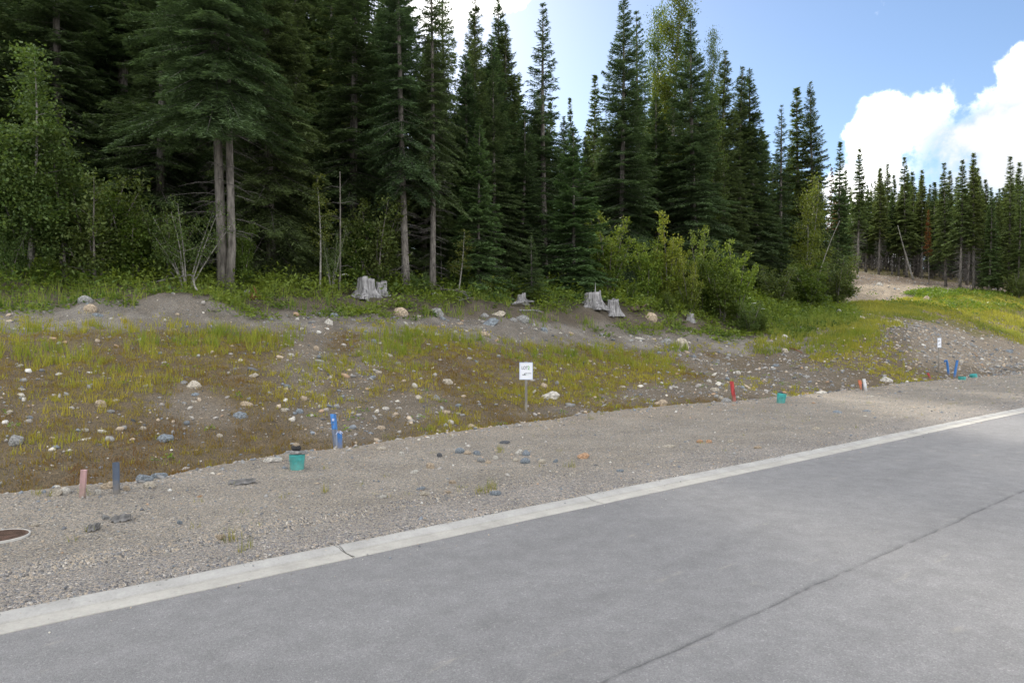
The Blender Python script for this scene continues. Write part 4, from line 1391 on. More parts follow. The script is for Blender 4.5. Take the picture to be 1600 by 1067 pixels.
BROAD = [
    (42, 20.6, 85, 'alder', 1.0, 'alder_tree', 'Tallest pale-stemmed alder at the left edge of the wood', 'tree'),
    (-45, 20.2, 70, 'alder2', 1.0, 'alder_tree', 'Alder half cut off by the left edge of the photo', 'tree'),
    (105, 21.2, 195, 'alder2', 1.0, 'alder_tree', 'Shorter alder immediately right of the tallest alder', 'tree'),
    (150, 21.4, 262, 'bush', 1.05, 'bush', 'Rounded dark green bush left of the yellow-lit bush', 'bush'),
    (205, 21.9, 300, 'bush2', 1.05, 'bush', 'Bush with yellow light behind it, midway to the twin-trunk spruce', 'bush'),
    (262, 22.2, 320, 'bush', .95, 'bush', 'Open bush behind the pale bent stems', 'bush'),
    (292, 21.6, 295, 'scraggy', 1.0, 'bush', 'Scraggy half-bare shrub of pale bent stems by the twin-trunk spruce', 'bush'),
    (15, 20.0, 345, 'bush', .9, 'bush', 'Low bush under the tallest alder', 'bush'),
    (375, 23.2, 345, 'bush2', .7, 'bush', 'Small leafy bush at the foot of the twin-trunk spruce', 'bush'),
    (500, 24.2, 272, 'sapling', 1.0, 'birch_sapling', 'Slim pale birch sapling with few leaves, left of the grey snag', 'sapling'),
    (518, 24.6, 345, 'scraggy', .5, 'bush', 'Thin twiggy shrub at the foot of the grey snag', 'bush'),
    (590, 27.2, 300, 'bush', 1.0, 'bush', 'Dark bush behind the pale pair of stumps', 'bush'),
    (556, 27.0, 350, 'bush2', .9, 'bush', 'Smaller bush between the grey snag and the stumps', 'bush'),
    (716, 27.6, 358, 'sapling', 1.3, 'sapling', 'Leaning green sapling right of the two bare trunks', 'sapling'),
    (470, 26.5, 395, 'bush', .9, 'bush', 'Low dark bush left of the slim birch sapling', 'bush'),
    (955, 36.4, 325, 'willow2', 1.0, 'willow_bush', 'Olive willow in front of the massive spruce', 'bush'),
    (1012, 37.0, 342, 'willow', .85, 'willow_bush', 'Yellow-tipped willow with two upright plumes, under the aspen', 'bush'),
    (1045, 37.3, 332, 'willow', .85, 'willow_bush', 'Tallest yellow-tipped willow left of the full spruce foot', 'bush'),
    (1098, 38.4, 350, 'willow2', .75, 'willow_bush', 'Middle willow with a thin spire, between the yellow-tipped clumps', 'bush'),
    (1078, 36.8, 405, 'willow2', .9, 'willow_bush', 'Low broad willow below the thin-spired willow', 'bush'),
    (1152, 38.4, 362, 'willow', .95, 'willow_bush', 'Brightest lime willow leaning right, right end of the willow row', 'bush'),
    (62, 20.3, 402, 'bush2', 1.2, 'bush', 'Low bright green clump right under the tallest alder, by the soil edge', 'bush'),
    (440, 25.0, 418, 'bush2', 1.2, 'bush', 'Low green clump between the twin-trunk spruce and the birch sapling', 'bush'),
    (760, 28.6, 432, 'willow2', 1.2, 'bush', 'Light green low shrub left of the low broken grey stump', 'bush'),
    (655, 26.5, 425, 'bush', 1.2, 'bush', 'Low green shrub between the feet of the two bare trunks', 'bush'),
    (838, 29.5, 448, 'bush2', 1.2, 'bush', 'Little leafy shrub right of the low broken grey stump', 'bush'),
    (1128, 37.6, 400, 'bush2', 1.0, 'bush', 'Round green bush in front of the brightest lime willow', 'bush'),
    (1170, 36.6, 468, 'bush', 1.1, 'bush', 'Dark green bush spilling down the bank end', 'bush'),
    (1192, 37.2, 486, 'bush2', .9, 'bush', 'Small dark bush rightmost on the bank end', 'bush'),
    (1255, 54, 278, 'thin', .95, 'birch_tree', 'Pale feathery birch in front of the twin spires', 'tree'),
    (1216, 49, 412, 'bush', 1.2, 'bush', 'Bush between the lime willow and the feathery birch', 'bush'),
    (1266, 51, 408, 'bush2', 1.2, 'bush', 'Broad bush at the foot of the feathery birch', 'bush'),
    (1308, 56, 396, 'bush', 1.1, 'bush', 'Bush at the right end of the near wood by the track', 'bush'),
    (985, 34.6, 442, 'bush2', .9, 'bush', 'Low leafy bush right of the spiked stump', 'bush'),
    (1046, 35.0, 455, 'bush2', 1.0, 'bush', 'Low leafy bush behind the round tan boulder', 'bush'),
    (1052, 55, -14, 'aspen', 1.0, 'aspen_tree', 'Tall pale-trunked aspen between two spruces, loose light leaves', 'tree'),
    (1024, 58, 20, 'aspen', .8, 'aspen_tree', 'Second aspen showing behind the left of the tall one', 'tree'),
    (1112, 50, 62, 'aspen', .55, 'aspen_tree', 'Small aspen crown against the sky right of the full spruce', 'tree'),
    (930, 66, 210, 'aspen', 1.1, 'aspen_tree', 'Distant light green aspen low in the sky gap', 'tree'),
    (800, 30.5, 425, 'bush2', .8, 'bush', 'Low bush between the two young spruces', 'bush'),
    (1590, 79, 425, 'bush', 1.2, 'bush', 'Dark bush at the far right edge of the meadow', 'bush'),
]
for (px, Y, yt, pr, wd, nm, lb, ct) in BROAD:
    grow(D[pr], nm, lb[0].lower() + lb[1:], ct, None, px, Y, yt, wd, tilt=.12 if 'eaning' in lb else 0)


def snag(px, Y, ytop, lean, r0, label, branches=8, mat='bark', name='dead_tree', seed=1, curve=0.0):
    rnd = random.Random(seed)
    X, Y, z = at(px, Y)
    H = CAM_H + Y * (CY - ytop) / F - z
    o = empty(name, (X, Y, z))
    tag(o, label, 'dead tree')
    mb = MB()
    pts = [Vector((lean * f + curve * f * f, .1 * math.sin(f * 3), -.2 + (H + .2) * f)) for f in [i / 8 for i in range(9)]]
    mb.tube(pts, [r0 * (1 - .75 * i / 8) for i in range(9)], 8, jit=.06)
    mb.build('trunk', M[mat], o, smooth=True)
    if branches:
        mb = MB()
        for b in range(branches):
            i = rnd.randint(2, 7)
            a = rnd.uniform(0, 6.28)
            l_ = rnd.uniform(.2, .8)
            mb.tube([pts[i], pts[i] + Vector((math.cos(a) * l_ * .5, math.sin(a) * l_ * .5, .1 * l_)), pts[i] + Vector((math.cos(a) * l_, math.sin(a) * l_, -.05 * l_))], [.014, .009, .003], 4, cap=False)
        mb.build('dead_branches', M['twig'], o)


snag(530, 25, 268, .02, .05, 'slim grey snag with stub twigs right of the birch sapling', 14, 'bark', seed=3)
snag(1270, 53, 345, 1.0, .06, 'pale curved dead pole leaning right beside the feathery birch', 0, 'bark_pale', seed=4, curve=1.1)
snag(1428, 94, 352, -2.2, .13, 'leaning grey dead trunk in the far stand above the track', 0, 'bark_pale', seed=5)
snag(690, 30, 300, -.1, .03, 'thin leafless stem between the bare trunks and the young spruce', 8, 'twig', seed=6)
snag(627, 27.5, 180, .05, .045, 'slim dead stem just left of the thicker bare brown trunk', 6, 'bark', seed=8)
snag(240, 24, 335, .9, .04, 'thin bent dead stem leaning through the bushes left of the twin-trunk spruce', 6, 'twig', seed=9, curve=-.5)


# ------------------------------------------------------------------ stumps and fallen wood
def stump(px, py, wpx, hpx, label, seed, roots=5, spike=False):
    rnd = random.Random(seed)
    X, Y, z = hit(px, py)
    r = wpx / F * Y * .5 * .70
    h = hpx / F * Y
    o = empty('stump', (X, Y, z - .09), rnd.uniform(0, 6))
    tag(o, label, 'tree stump', 'grey cut stumps along the wood edge')
    n = 40
    prof_ = [(-.16, 1.6), (0.04, 1.42), (.20, 1.2), (.42, 1.04), (.65, .96), (.85, .92), (1.0, .9)]
    ph_ = [rnd.uniform(0, 6.28) for _ in range(4)]
    V_, F_, cc_ = [], [], []
    for zi, (fz, rf) in enumerate(prof_):
        for k in range(n):
            a = 2 * math.pi * k / n
            flare = max(0, .75 - fz)
            rr_ = r * rf * (1 + .42 * flare * math.cos(roots * a + ph_[0]) + .03 * math.sin(9 * a + ph_[1]) + .02 * math.sin(16 * a + ph_[2]) + rnd.uniform(-.008, .008))
            zz = h * fz
            if zi >= 5:
                zz += h * (.06 * math.sin(a + ph_[3]) + rnd.uniform(-.03, .03) + (.13 if math.sin(a + ph_[1]) > .35 else 0)) * (1 if zi == 6 else .4)
            V_.append((rr_ * math.cos(a), rr_ * math.sin(a), zz))
            cc_.append((1, 1, 1))
    for zi in range(len(prof_) - 1):
        for k in range(n):
            F_.append((zi * n + k, zi * n + (k + 1) % n, (zi + 1) * n + (k + 1) % n, (zi + 1) * n + k))
    top = (len(prof_) - 1) * n
    V_ += [(V_[top + k][0] * .5, V_[top + k][1] * .5, h * .93 + rnd.uniform(-.02, .02) * h) for k in range(n)] + [(0, 0, h * .9)]
    for k in range(n):
        F_.append((top + k, top + (k + 1) % n, top + n + (k + 1) % n, top + n + k))
        F_.append((top + n + k, top + n + (k + 1) % n, top + 2 * n))
    mb = MB()
    mb.add(V_, F_)
    mb.build('bole', M['oldwood'], o, smooth=True)
    for k in range(roots):
        a = (-ph_[0] + 2 * math.pi * k) / roots
        l_ = r * rnd.uniform(1.2, 2.4)
        mb = MB()
        pts = []
        for i in range(6):
            f = i / 5
            pts.append((math.cos(a + .25 * f) * (r * .9 + l_ * f), math.sin(a + .25 * f) * (r * .9 + l_ * f), h * .24 * (1 - f) ** 2 - .04 - .14 * f))
        mb.tube(pts, [r * .36, r * .30, r * .22, r * .15, r * .09, r * .04], 7, jit=.12)
        mb.build('root', M['oldwood'], o, smooth=True)
    if spike:
        mb = MB()
        mb.tube([(-r * .2, -r * .3, h * .85), (-r * .22, -r * .3, h * 1.2), (-r * .18, -r * .3, h * 1.75)], [r * .12, r * .07, .004], 5)
        mb.build('splinter', M['oldwood'], o)
        mb = MB()
        mb.tube([(r * .6, -r * .2, h * .8), (r * 1.0, -r * .3, h * 1.0), (r * 1.35, -r * .3, h * 1.1)], [r * .12, r * .06, .004], 5)
        mb.build('splinter', M['oldwood'], o)


stump(572, 462, 42, 27, 'tall ragged silver stump, left and front of the pale pair', 1)
stump(596, 459, 26, 21, 'smaller silver stump tucked behind the right of the ragged tall one', 2, 4)
stump(926, 479, 40, 23, 'wide silver stump with an upright splinter on top', 3, 6, True)
stump(958, 490, 26, 22, 'flat-topped stump with one long root, right of the splintered stump', 4, 4)
stump(815, 472, 20, 15, 'low broken grey stump behind the tipped grey boulder', 5, 5)
stump(1079, 503, 16, 13, 'small dark-sided stump under the bushes, right of the round tan boulder', 6, 4)
stump(386, 461, 13, 11, 'little rotten stump near the reddish rotten wood', 7, 4)


def log(p0, p1, r0, r1, label, mat='bark_pale', name='fallen_branch', bend=.06, seed=0, twigs=3, lift=.05):
    rnd = random.Random(seed)
    a, b = Vector(p0), Vector(p1)
    o = empty(name, a)
    tag(o, label, 'fallen wood')
    mb = MB()
    L_ = (b - a).length
    pts = []
    for i in range(9):
        f = i / 8
        p = a.lerp(b, f)
        zg = gzf(p.x, p.y)
        pts.append(Vector((p.x, p.y, max(p.z, zg + lift * .3) + lift)) - a + Vector((0, bend * L_ * math.sin(f * 3.1 + seed), bend * .5 * L_ * math.sin(f * 2.2))))
    mb.tube(pts, [r0 + (r1 - r0) * i / 8 for i in range(9)], 7, jit=.1)
    mb.build('stem', M[mat], o, smooth=True)
    if twigs:
        mb = MB()
        for k in range(twigs):
            i = rnd.randint(2, 6)
            d_ = Vector((rnd.uniform(-1, 1), rnd.uniform(-1, .3), rnd.uniform(.2, 1))).normalized() * rnd.uniform(.2, .5)
            mb.tube([pts[i], pts[i] + d_ * .5, pts[i] + d_ + Vector((0, 0, -.05))], [r1 * .8, r1 * .5, .003], 4, cap=False)
        mb.build('twigs', M[mat], o, smooth=True)


def raised(px, py, dz):
    x, y, z = hit(px, py)
    return (x, y, z + dz)


log(raised(226, 449, .05), raised(300, 446, .22), .022, .03, 'pale bent fallen branch lying before the scraggy shrub', seed=1)
log(raised(298, 446, .22), raised(312, 462, 0), .03, .025, 'short pale hooked branch end beside the bent fallen branch', seed=2, twigs=0)
log(raised(668, 456, .05), raised(735, 465, .05), .05, .03, 'dark fallen branch right of the slimmer bare trunk', 'bark', seed=3)
log(raised(675, 464, .0), raised(688, 466, .0), .10, .08, 'short silver log end in the greenery below the bare trunks', 'oldwood', 'log', seed=4, twigs=0)
log(raised(716, 474, .04), raised(738, 472, .1), .03, .02, 'grey broken stick over the dark hollow in the bank', 'oldwood', seed=5)
log(raised(812, 488, .02), raised(846, 492, .02), .035, .025, 'pale stick lying below the low broken grey stump', 'oldwood', seed=6, twigs=1)
log(raised(800, 480, .05), raised(834, 478, .08), .06, .04, 'splintered whitish log beside the low broken grey stump', 'oldwood', 'log', seed=7, twigs=4)
log(raised(392, 470, .02), raised(408, 468, .02), .09, .06, 'reddish rotten wood lump near the little rotten stump', 'rot', 'log', seed=8, twigs=3)
log(raised(986, 487, .05), raised(1006, 488, .05), .14, .10, 'dark upturned root wad left of the round tan boulder', 'bark_brown', 'log', seed=9, twigs=5)
log(raised(1232, 546, .02), raised(1254, 556, .02), .03, .02, 'tan broken stick on the bare patch below the dark bush', 'rot', seed=10, twigs=1)
log(raised(1240, 578, .02), raised(1262, 576, .02), .03, .02, 'blue-grey stick on the bare bank above the tilted teal box', 'bark', seed=12, twigs=0)


# ------------------------------------------------------------------ stones worth a name each
def rock_mesh(seed, style):
    import bmesh
    rg = np.random.default_rng(seed)
    bm = bmesh.new()
    bmesh.ops.create_icosphere(bm, subdivisions=3 if style == 'round' else 2, radius=1)
    offs = rg.uniform(0, 50, 3)
    planes = [(unit(rg.normal(0, 1, 3)), rg.uniform(.52, .8)) for _ in range(0 if style == 'round' else 9)]
    for v in bm.verts:
        p = np.array(v.co)
        for nrm, dd in planes:
            e = p @ nrm - dd
            if e > 0:
                p = p - nrm * e * .95
        nn_ = float(fbm(A_([p[0] * 1.6 + offs[0] + p[2]]), A_([p[1] * 1.6 + offs[1] + p[2] * .7]), seed, 3)[0])
        p = p * (1 + (.30 if style == 'round' else .16) * nn_)
        v.co = p
    me = bpy.data.meshes.new('stone')
    bm.to_mesh(me)
    bm.free()
    if style == 'round':
        me.polygons.foreach_set('use_smooth', np.ones(len(me.polygons), bool))
    me.materials.append(M['rock_grey'])
    return me


ROCKM = {'r': [rock_mesh(100 + i, 'round') for i in range(3)], 'a': [rock_mesh(200 + i, 'ang') for i in range(5)]}


def rock(px, py, wpx, asp, style, colour, label, name='stone', sink=.40, depth=.8, rz=None, tilt=None):
    """py is the foot of the stone, wpx its width in the photo"""
    X, Y, z = hit(px, py)
    r = wpx / F * Y * .5 * 1.12
    if py > 683:
        sink = .26
    o = bpy.data.objects.new(name, random.choice(ROCKM[style]))
    col.objects.link(o)
    o.material_slots[0].link = 'OBJECT'
    o.material_slots[0].material = M['rock_' + colour]
    hz = r * asp * 1.25
    o.scale = (r, r * depth, hz)
    o.rotation_euler = (random.uniform(-.15, .15), random.uniform(-.15, .15) if tilt is None else tilt, random.uniform(-.3, .3) if rz is None else rz)
    o.location = (X, Y + r * depth * .5, z + hz * (1 - 2 * sink) * .8)
    tag(o, label, 'boulder' if name == 'boulder' else 'stone', 'stones on the bank and verge')
    return o


ROCKS = [
    # px, py, w, aspect, style, colour, label
    (130, 473, 22, .6, 'r', 'grey', 'pale grey round boulder, left of a tan one below the alders'),
    (138, 486, 18, .75, 'r', 'tan', 'round tan boulder touching a pale grey one below the alders'),
    (150, 494, 17, .4, 'a', 'bluegrey', 'flat grey slab below the tan and grey boulder pair'),
    (171, 499, 9, .4, 'a', 'white', 'small white flat stone just above the left lush grass'),
    (29, 573, 11, .5, 'a', 'white', 'white stone high on the left end of the bank'),
    (32, 595, 8, .5, 'a', 'bluegrey', 'small blue-grey stone under the white one at left end'),
    (31, 610, 12, .4, 'a', 'white', 'flat whitish stone at left end, two below the highest'),
    (10, 648, 15, .5, 'a', 'cream', 'cream block cut nearly by the left edge, mid bank'),
    (18, 697, 27, .65, 'a', 'grey', 'big grey broken rock low on the bank at left edge'),
    (45, 655, 10, .6, 'a', 'bluegrey', 'blue-grey stone above the big grey broken rock'),
    (153, 635, 21, .6, 'a', 'tan', 'tan wedge-shaped stone in the middle of the left bank'),
    (178, 628, 14, .35, 'a', 'cream', 'flat cream stone right of the tan wedge-shaped stone'),
    (170, 644, 13, .4, 'a', 'grey', 'grey flat stone just below the tan wedge-shaped stone'),
    (131, 673, 11, .5, 'a', 'white', 'pale stone midway between the pink stake and the tan wedge'),
    (299, 606, 25, .6, 'a', 'cream', 'large cream-tan boulder in the centre of the left bank'),
    (285, 600, 12, .6, 'a', 'grey', 'grey stone touching the left of the large cream-tan boulder'),
    (303, 618, 13, .45, 'a', 'bluegrey', 'blue-grey stones foot below the large cream-tan boulder'),
    (302, 630, 12, .3, 'a', 'cream', 'thin cream slab below the large cream-tan boulder'),
    (372, 654, 23, .6, 'a', 'bluegrey', 'blue-grey slanting boulder between cream boulder and blue stake'),
    (253, 690, 28, .45, 'a', 'bluegrey', 'big smooth blue-grey boulder above the dark blue pipe'),
    (222, 672, 10, .7, 'r', 'cream', 'round cream stone up left of the big smooth blue-grey boulder'),
    (207, 659, 10, .5, 'a', 'dark', 'dark stone up left of the round cream stone'),
    (381, 634, 23, .35, 'a', 'tan', 'flat tan slab above the blue-grey slanting boulder'),
    (395, 590, 15, .5, 'a', 'cream', 'cream stone right of the large cream-tan boulder'),
    (341, 683, 11, .6, 'a', 'cream', 'cream stone right of the big smooth blue-grey boulder'),
    (79, 687, 10, .45, 'a', 'tan', 'small tan stone above and left of the pink stake'),
    (59, 478, 9, .4, 'a', 'white', 'white chip on the dark soil at far left terrace'),
    (74, 479, 9, .5, 'a', 'bluegrey', 'blue-grey chip on the dark soil right of the white chip'),
    (512, 507, 14, .9, 'a', 'white', 'upright white stone on the terrace left of the stumps'),
    (521, 494, 12, .55, 'r', 'bluegrey', 'blue-grey stone just above the upright white stone'),
    (488, 504, 10, .4, 'a', 'grey', 'grey flat stone left of the upright white stone'),
    (551, 502, 11, .35, 'a', 'grey', 'thin grey stone right of the upright white stone'),
    (625, 493, 22, .7, 'r', 'tan', 'tan rounded boulder in weeds below the bare trunks'),
    (681, 494, 24, .65, 'a', 'grey', 'grey rugged boulder right of the tan rounded boulder'),
    (779, 493, 23, .45, 'a', 'cream', 'pale grey-cream boulder above the dark slab'),
    (765, 508, 29, .5, 'a', 'bluegrey', 'dark wedge slab on the terrace below the pale boulder'),
    (757, 495, 14, .6, 'a', 'grey', 'grey stone between the dark wedge slab and pale boulder'),
    (718, 507, 13, .3, 'a', 'tan', 'thin tan slab left of the dark wedge slab'),
    (756, 524, 22, .4, 'a', 'tan', 'buried tan stone below the dark wedge slab'),
    (453, 556, 13, .35, 'a', 'white', 'white flat stone on the bare streak, upper left'),
    (493, 547, 12, .7, 'a', 'tan', 'tan stone high on the bare streak'),
    (491, 557, 9, .4, 'a', 'cream', 'cream flat stone under the tan one on the bare streak'),
    (448, 606, 12, .6, 'a', 'bluegrey', 'blue-grey stone on the brown bank left of the bare streak'),
    (583, 535, 10, .6, 'a', 'bluegrey', 'blue-grey stone high in the grass right of the bare streak'),
    (594, 537, 9, .4, 'a', 'white', 'whitish stone beside the high blue-grey one'),
    (608, 557, 10, .6, 'a', 'white', 'white-and-grey stone in the grass below the tan rounded boulder'),
    (697, 600, 21, .45, 'a', 'cream', 'large creamy flat stone left of the sign'),
    (647, 605, 10, .9, 'a', 'white', 'upright whitish stone in the dark green streak'),
    (590, 583, 12, .45, 'a', 'cream', 'cream stone right of the bare streak, mid bank'),
    (619, 569, 14, .35, 'a', 'grey', 'flat grey stone at the top of the dark green streak'),
    (472, 625, 14, .6, 'a', 'tan', 'tan stone above the teal box, upper of three'),
    (441, 643, 12, .5, 'a', 'cream', 'cream stone directly above the teal box'),
    (467, 645, 11, .7, 'r', 'bluegrey', 'rounded blue-grey stone above and right of the teal box'),
    (486, 650, 10, .4, 'a', 'white', 'white chip between the teal box and the blue stake'),
    (601, 640, 13, .5, 'a', 'white', 'white-tan stone right of the blue stake, upper'),
    (594, 671, 14, .5, 'a', 'tan', 'tan stone right of the blue stake, near the verge'),
    (695, 646, 17, .35, 'a', 'tan', 'flat tan stone between the blue stake and the sign'),
    (681, 625, 12, 1.0, 'a', 'grey', 'upright grey stone up left of the flat tan one'),
    (653, 624, 12, .6, 'a', 'cream', 'cream-yellow stone in the dark green streak, lower'),
    (736, 668, 12, .6, 'a', 'tan', 'tan stone on the grass near the verge, left of the sign'),
    (817, 504, 23, .6, 'r', 'grey', 'tipped grey boulder on the terrace under the low broken stump'),
    (802, 503, 12, .6, 'r', 'grey', 'smaller grey boulder against the tipped grey boulder'),
    (849, 517, 14, .5, 'a', 'bluegrey', 'turquoise-grey stones right of the tipped grey boulder'),
    (891, 522, 11, .5, 'a', 'tan', 'tan stone under the splintered stump'),
    (940, 525, 11, .5, 'a', 'grey', 'grey stone under the flat-topped stump'),
    (1017, 500, 20, .75, 'r', 'tan', 'round tan boulder at the root wad, right of the stumps'),
    (999, 531, 19, .25, 'a', 'white', 'flat white slab on the terrace below the round tan boulder'),
    (1040, 538, 20, .6, 'a', 'grey', 'grey-topped boulder left of the larger pale boulder'),
    (1064, 543, 27, .7, 'a', 'cream', 'larger pale grey boulder below the small dark-sided stump'),
    (860, 624, 30, .55, 'a', 'white', 'big white block right of the sign post'),
    (850, 606, 11, .9, 'a', 'tan', 'pointed tan stone above the big white block'),
    (835, 614, 7, 1.0, 'a', 'white', 'small upright white stone between sign post and white block'),
    (835, 577, 7, .7, 'a', 'white', 'white stone seen beside the right edge of the near sign'),
    (938, 611, 11, .5, 'a', 'bluegrey', 'blue-grey stone in the grass right of the white block'),
    (973, 606, 9, .5, 'a', 'cream', 'cream stone in the grass, far right of the white block'),
    (1033, 634, 22, .6, 'a', 'tan', 'tan boulder half buried at the back edge of the verge'),
    (1118, 611, 15, .5, 'a', 'cream', 'cream stone above and left of the red stake'),
    (1108, 597, 8, .7, 'a', 'white', 'white stone above the cream one left of the red stake'),
    (1153, 584, 10, .6, 'a', 'white', 'white stone on the gravel ridge above the red stake'),
    (1136, 628, 15, .6, 'a', 'grey', 'grey stone touching the foot of the red stake'),
    (1127, 624, 10, .6, 'a', 'cream', 'pale stone left of the grey one at the red stake'),
    (1227, 528, 11, .7, 'a', 'white', 'white boulder on the bare patch right of the dark bush'),
    (1227, 551, 12, .7, 'a', 'cream', 'weathered cream boulder under the white one'),
    (1250, 514, 9, .5, 'a', 'bluegrey', 'grey stone at the top of the bare patch'),
    (1213, 573, 10, .6, 'a', 'bluegrey', 'blue-grey stone on the bare bank above the tilted teal box'),
    (1376, 447, 10, .8, 'a', 'white', 'white boulder on the far cut slope'),
    (1449, 470, 11, .9, 'a', 'tan', 'tan boulder in the green scrub by the far track'),
    (1402, 505, 14, .5, 'a', 'cream', 'cream boulder at the foot of the meadow'),
    (1387, 597, 18, .6, 'a', 'white', 'white boulder behind the white-topped pipe'),
    (1286, 615, 18, .3, 'a', 'white', 'flat white slab on the verge edge right of the tilted teal box'),
    (1505, 529, 9, .4, 'a', 'white', 'white slab on the ridge above the far sign'),
    (1577, 551, 16, .4, 'a', 'bluegrey', 'blue-grey slab on the rocky mound at right edge'),
    (1546, 569, 9, .5, 'a', 'cream', 'cream stone right of the blue pipes'),
    (1589, 461, 9, .9, 'r', 'white', 'grey-white boulder at the far right end of the meadow'),
    (1311, 492, 11, 1.1, 'a', 'grey', 'tall grey boulder under the last bush of the near wood'),
    (1503, 566, 9, .6, 'a', 'cream', 'cream stone just right of the right blue pipe'),
    (1478, 580, 6, .5, 'a', 'white', 'small white stone left of the left blue pipe foot'),
    (87, 775, 16, .65, 'a', 'cream', 'left half of the pale rock pair left of the pink stake'),
    (99, 772, 16, .65, 'r', 'white', 'right half of the pale rock pair left of the pink stake'),
    (166, 764, 22, .55, 'a', 'tan', 'tan half-buried slab left of the dark blue pipe'),
    (151, 773, 12, .7, 'a', 'white', 'white stone between the pink stake and the dark blue pipe'),
    (196, 767, 12, .7, 'a', 'tan', 'tan stone right of the dark blue pipe foot'),
    (222, 752, 28, .4, 'a', 'bluegrey', 'blue-grey flat slab right of the dark blue pipe'),
    (246, 747, 24, .35, 'a', 'bluegrey', 'second blue-grey slab, right of the first near the pipe'),
    (230, 763, 22, .45, 'a', 'cream', 'cream slanting stone below the two blue-grey slabs'),
    (424, 722, 30, .25, 'a', 'white', 'long flat white slab left of the teal box'),
    (163, 812, 13, .55, 'a', 'grey', 'grey rounded stone beside the broken asphalt bits'),
    (343, 845, 16, .5, 'a', 'tan', 'brown-tan stone on the verge near the grass wisp'),
    (311, 777, 8, .4, 'a', 'orange', 'small orange stone on the verge below the asphalt crust'),
    (279, 819, 10, .6, 'a', 'bluegrey', 'blue-grey stone on the verge right of the asphalt bits'),
    (260, 868, 8, .7, 'a', 'white', 'white pebble near the kerb at left'),
    (51, 823, 14, .4, 'a', 'cream', 'cream flat stone right above the manhole cover'),
    (626, 713, 11, .7, 'a', 'white', 'white stone alone on the verge right of the blue stake'),
    (671, 732, 17, .55, 'a', 'tan', 'tan block in the middle of the verge'),
    (647, 740, 13, .45, 'a', 'white', 'white flat stone below and left of the tan block'),
    (597, 779, 13, .45, 'a', 'white', 'white stone nearest the kerb, centre left'),
    (657, 766, 15, .35, 'a', 'bluegrey', 'pale turquoise flat stone in the middle of the verge'),
    (663, 774, 16, .4, 'a', 'cream', 'cream flat stone touching the turquoise one'),
    (699, 772, 11, .35, 'a', 'tan', 'small tan flat stone right of the cream flat one'),
    (706, 756, 14, .4, 'a', 'tan', 'tan crumbled stone above the small tan flat one'),
    (774, 774, 19, .4, 'a', 'bluegrey', 'dark blue-grey flat stone beside the grass wisp near the kerb'),
    (594, 703, 18, .3, 'a', 'cream', 'cream flat slab at the verge edge right of the blue stake'),
    (686, 714, 11, .6, 'a', 'dark', 'dark stone left of the stone cluster'),
    (718, 708, 14, .6, 'r', 'bluegrey', 'rounded blue-grey cobble, top left of the stone cluster'),
    (730, 710, 12, .5, 'a', 'tan', 'tan cobble right of the top-left cobble in the cluster'),
    (744, 711, 14, .5, 'a', 'bluegrey', 'dark flat cobble in the middle of the cluster'),
    (751, 722, 11, .6, 'r', 'grey', 'grey cobble in the lower middle of the cluster'),
    (774, 718, 9, .8, 'a', 'white', 'pale upright cobble below the cluster grass'),
    (763, 724, 9, .6, 'a', 'tan', 'tan cobble below the middle of the cluster'),
    (811, 711, 12, .8, 'a', 'white', 'white cobble at the right end of the cluster'),
    (822, 712, 12, .8, 'a', 'bluegrey', 'blue-grey cobble beside the white one at cluster right'),
    (821, 724, 14, .6, 'r', 'bluegrey', 'rounded blue-grey cobble lowest at cluster right'),
    (806, 721, 9, .7, 'a', 'cream', 'cream cobble left of the lowest cobble at cluster right'),
    (847, 724, 11, .6, 'r', 'cream', 'cream cobble past the right end of the cluster'),
    (868, 723, 9, .7, 'a', 'bluegrey', 'blue-grey cobble furthest right of the cluster'),
    (788, 693, 17, .25, 'a', 'dark', 'thin dark slab behind the cluster'),
    (912, 717, 19, .5, 'a', 'orange', 'orange-tan block on the verge below the near sign'),
    (969, 737, 12, .35, 'a', 'bluegrey', 'turquoise flat stone near the kerb, right of centre'),
    (1094, 692, 9, .6, 'r', 'orange', 'left orange stone of a row on the right verge'),
    (1109, 692, 11, .5, 'a', 'orange', 'middle orange stone of a row on the right verge'),
    (1143, 691, 11, .4, 'a', 'cream', 'cream stone right end of the orange row'),
    (1046, 699, 19, .2, 'a', 'cream', 'long thin cream slab on the right verge'),
    (1184, 701, 14, .3, 'a', 'tan', 'tan thin slab on the right verge near the kerb'),
    (1278, 671, 12, .4, 'a', 'cream', 'cream stone near the kerb below the tilted teal box'),
    (1311, 645, 14, .35, 'a', 'bluegrey', 'turquoise-grey slab on the right verge'),
    (1356, 643, 12, .3, 'a', 'bluegrey', 'pale blue slab on the right verge below the white-topped pipe'),
]
for rk in ROCKS:
    rock(*rk, name='boulder' if rk[2] >= 20 else 'stone')

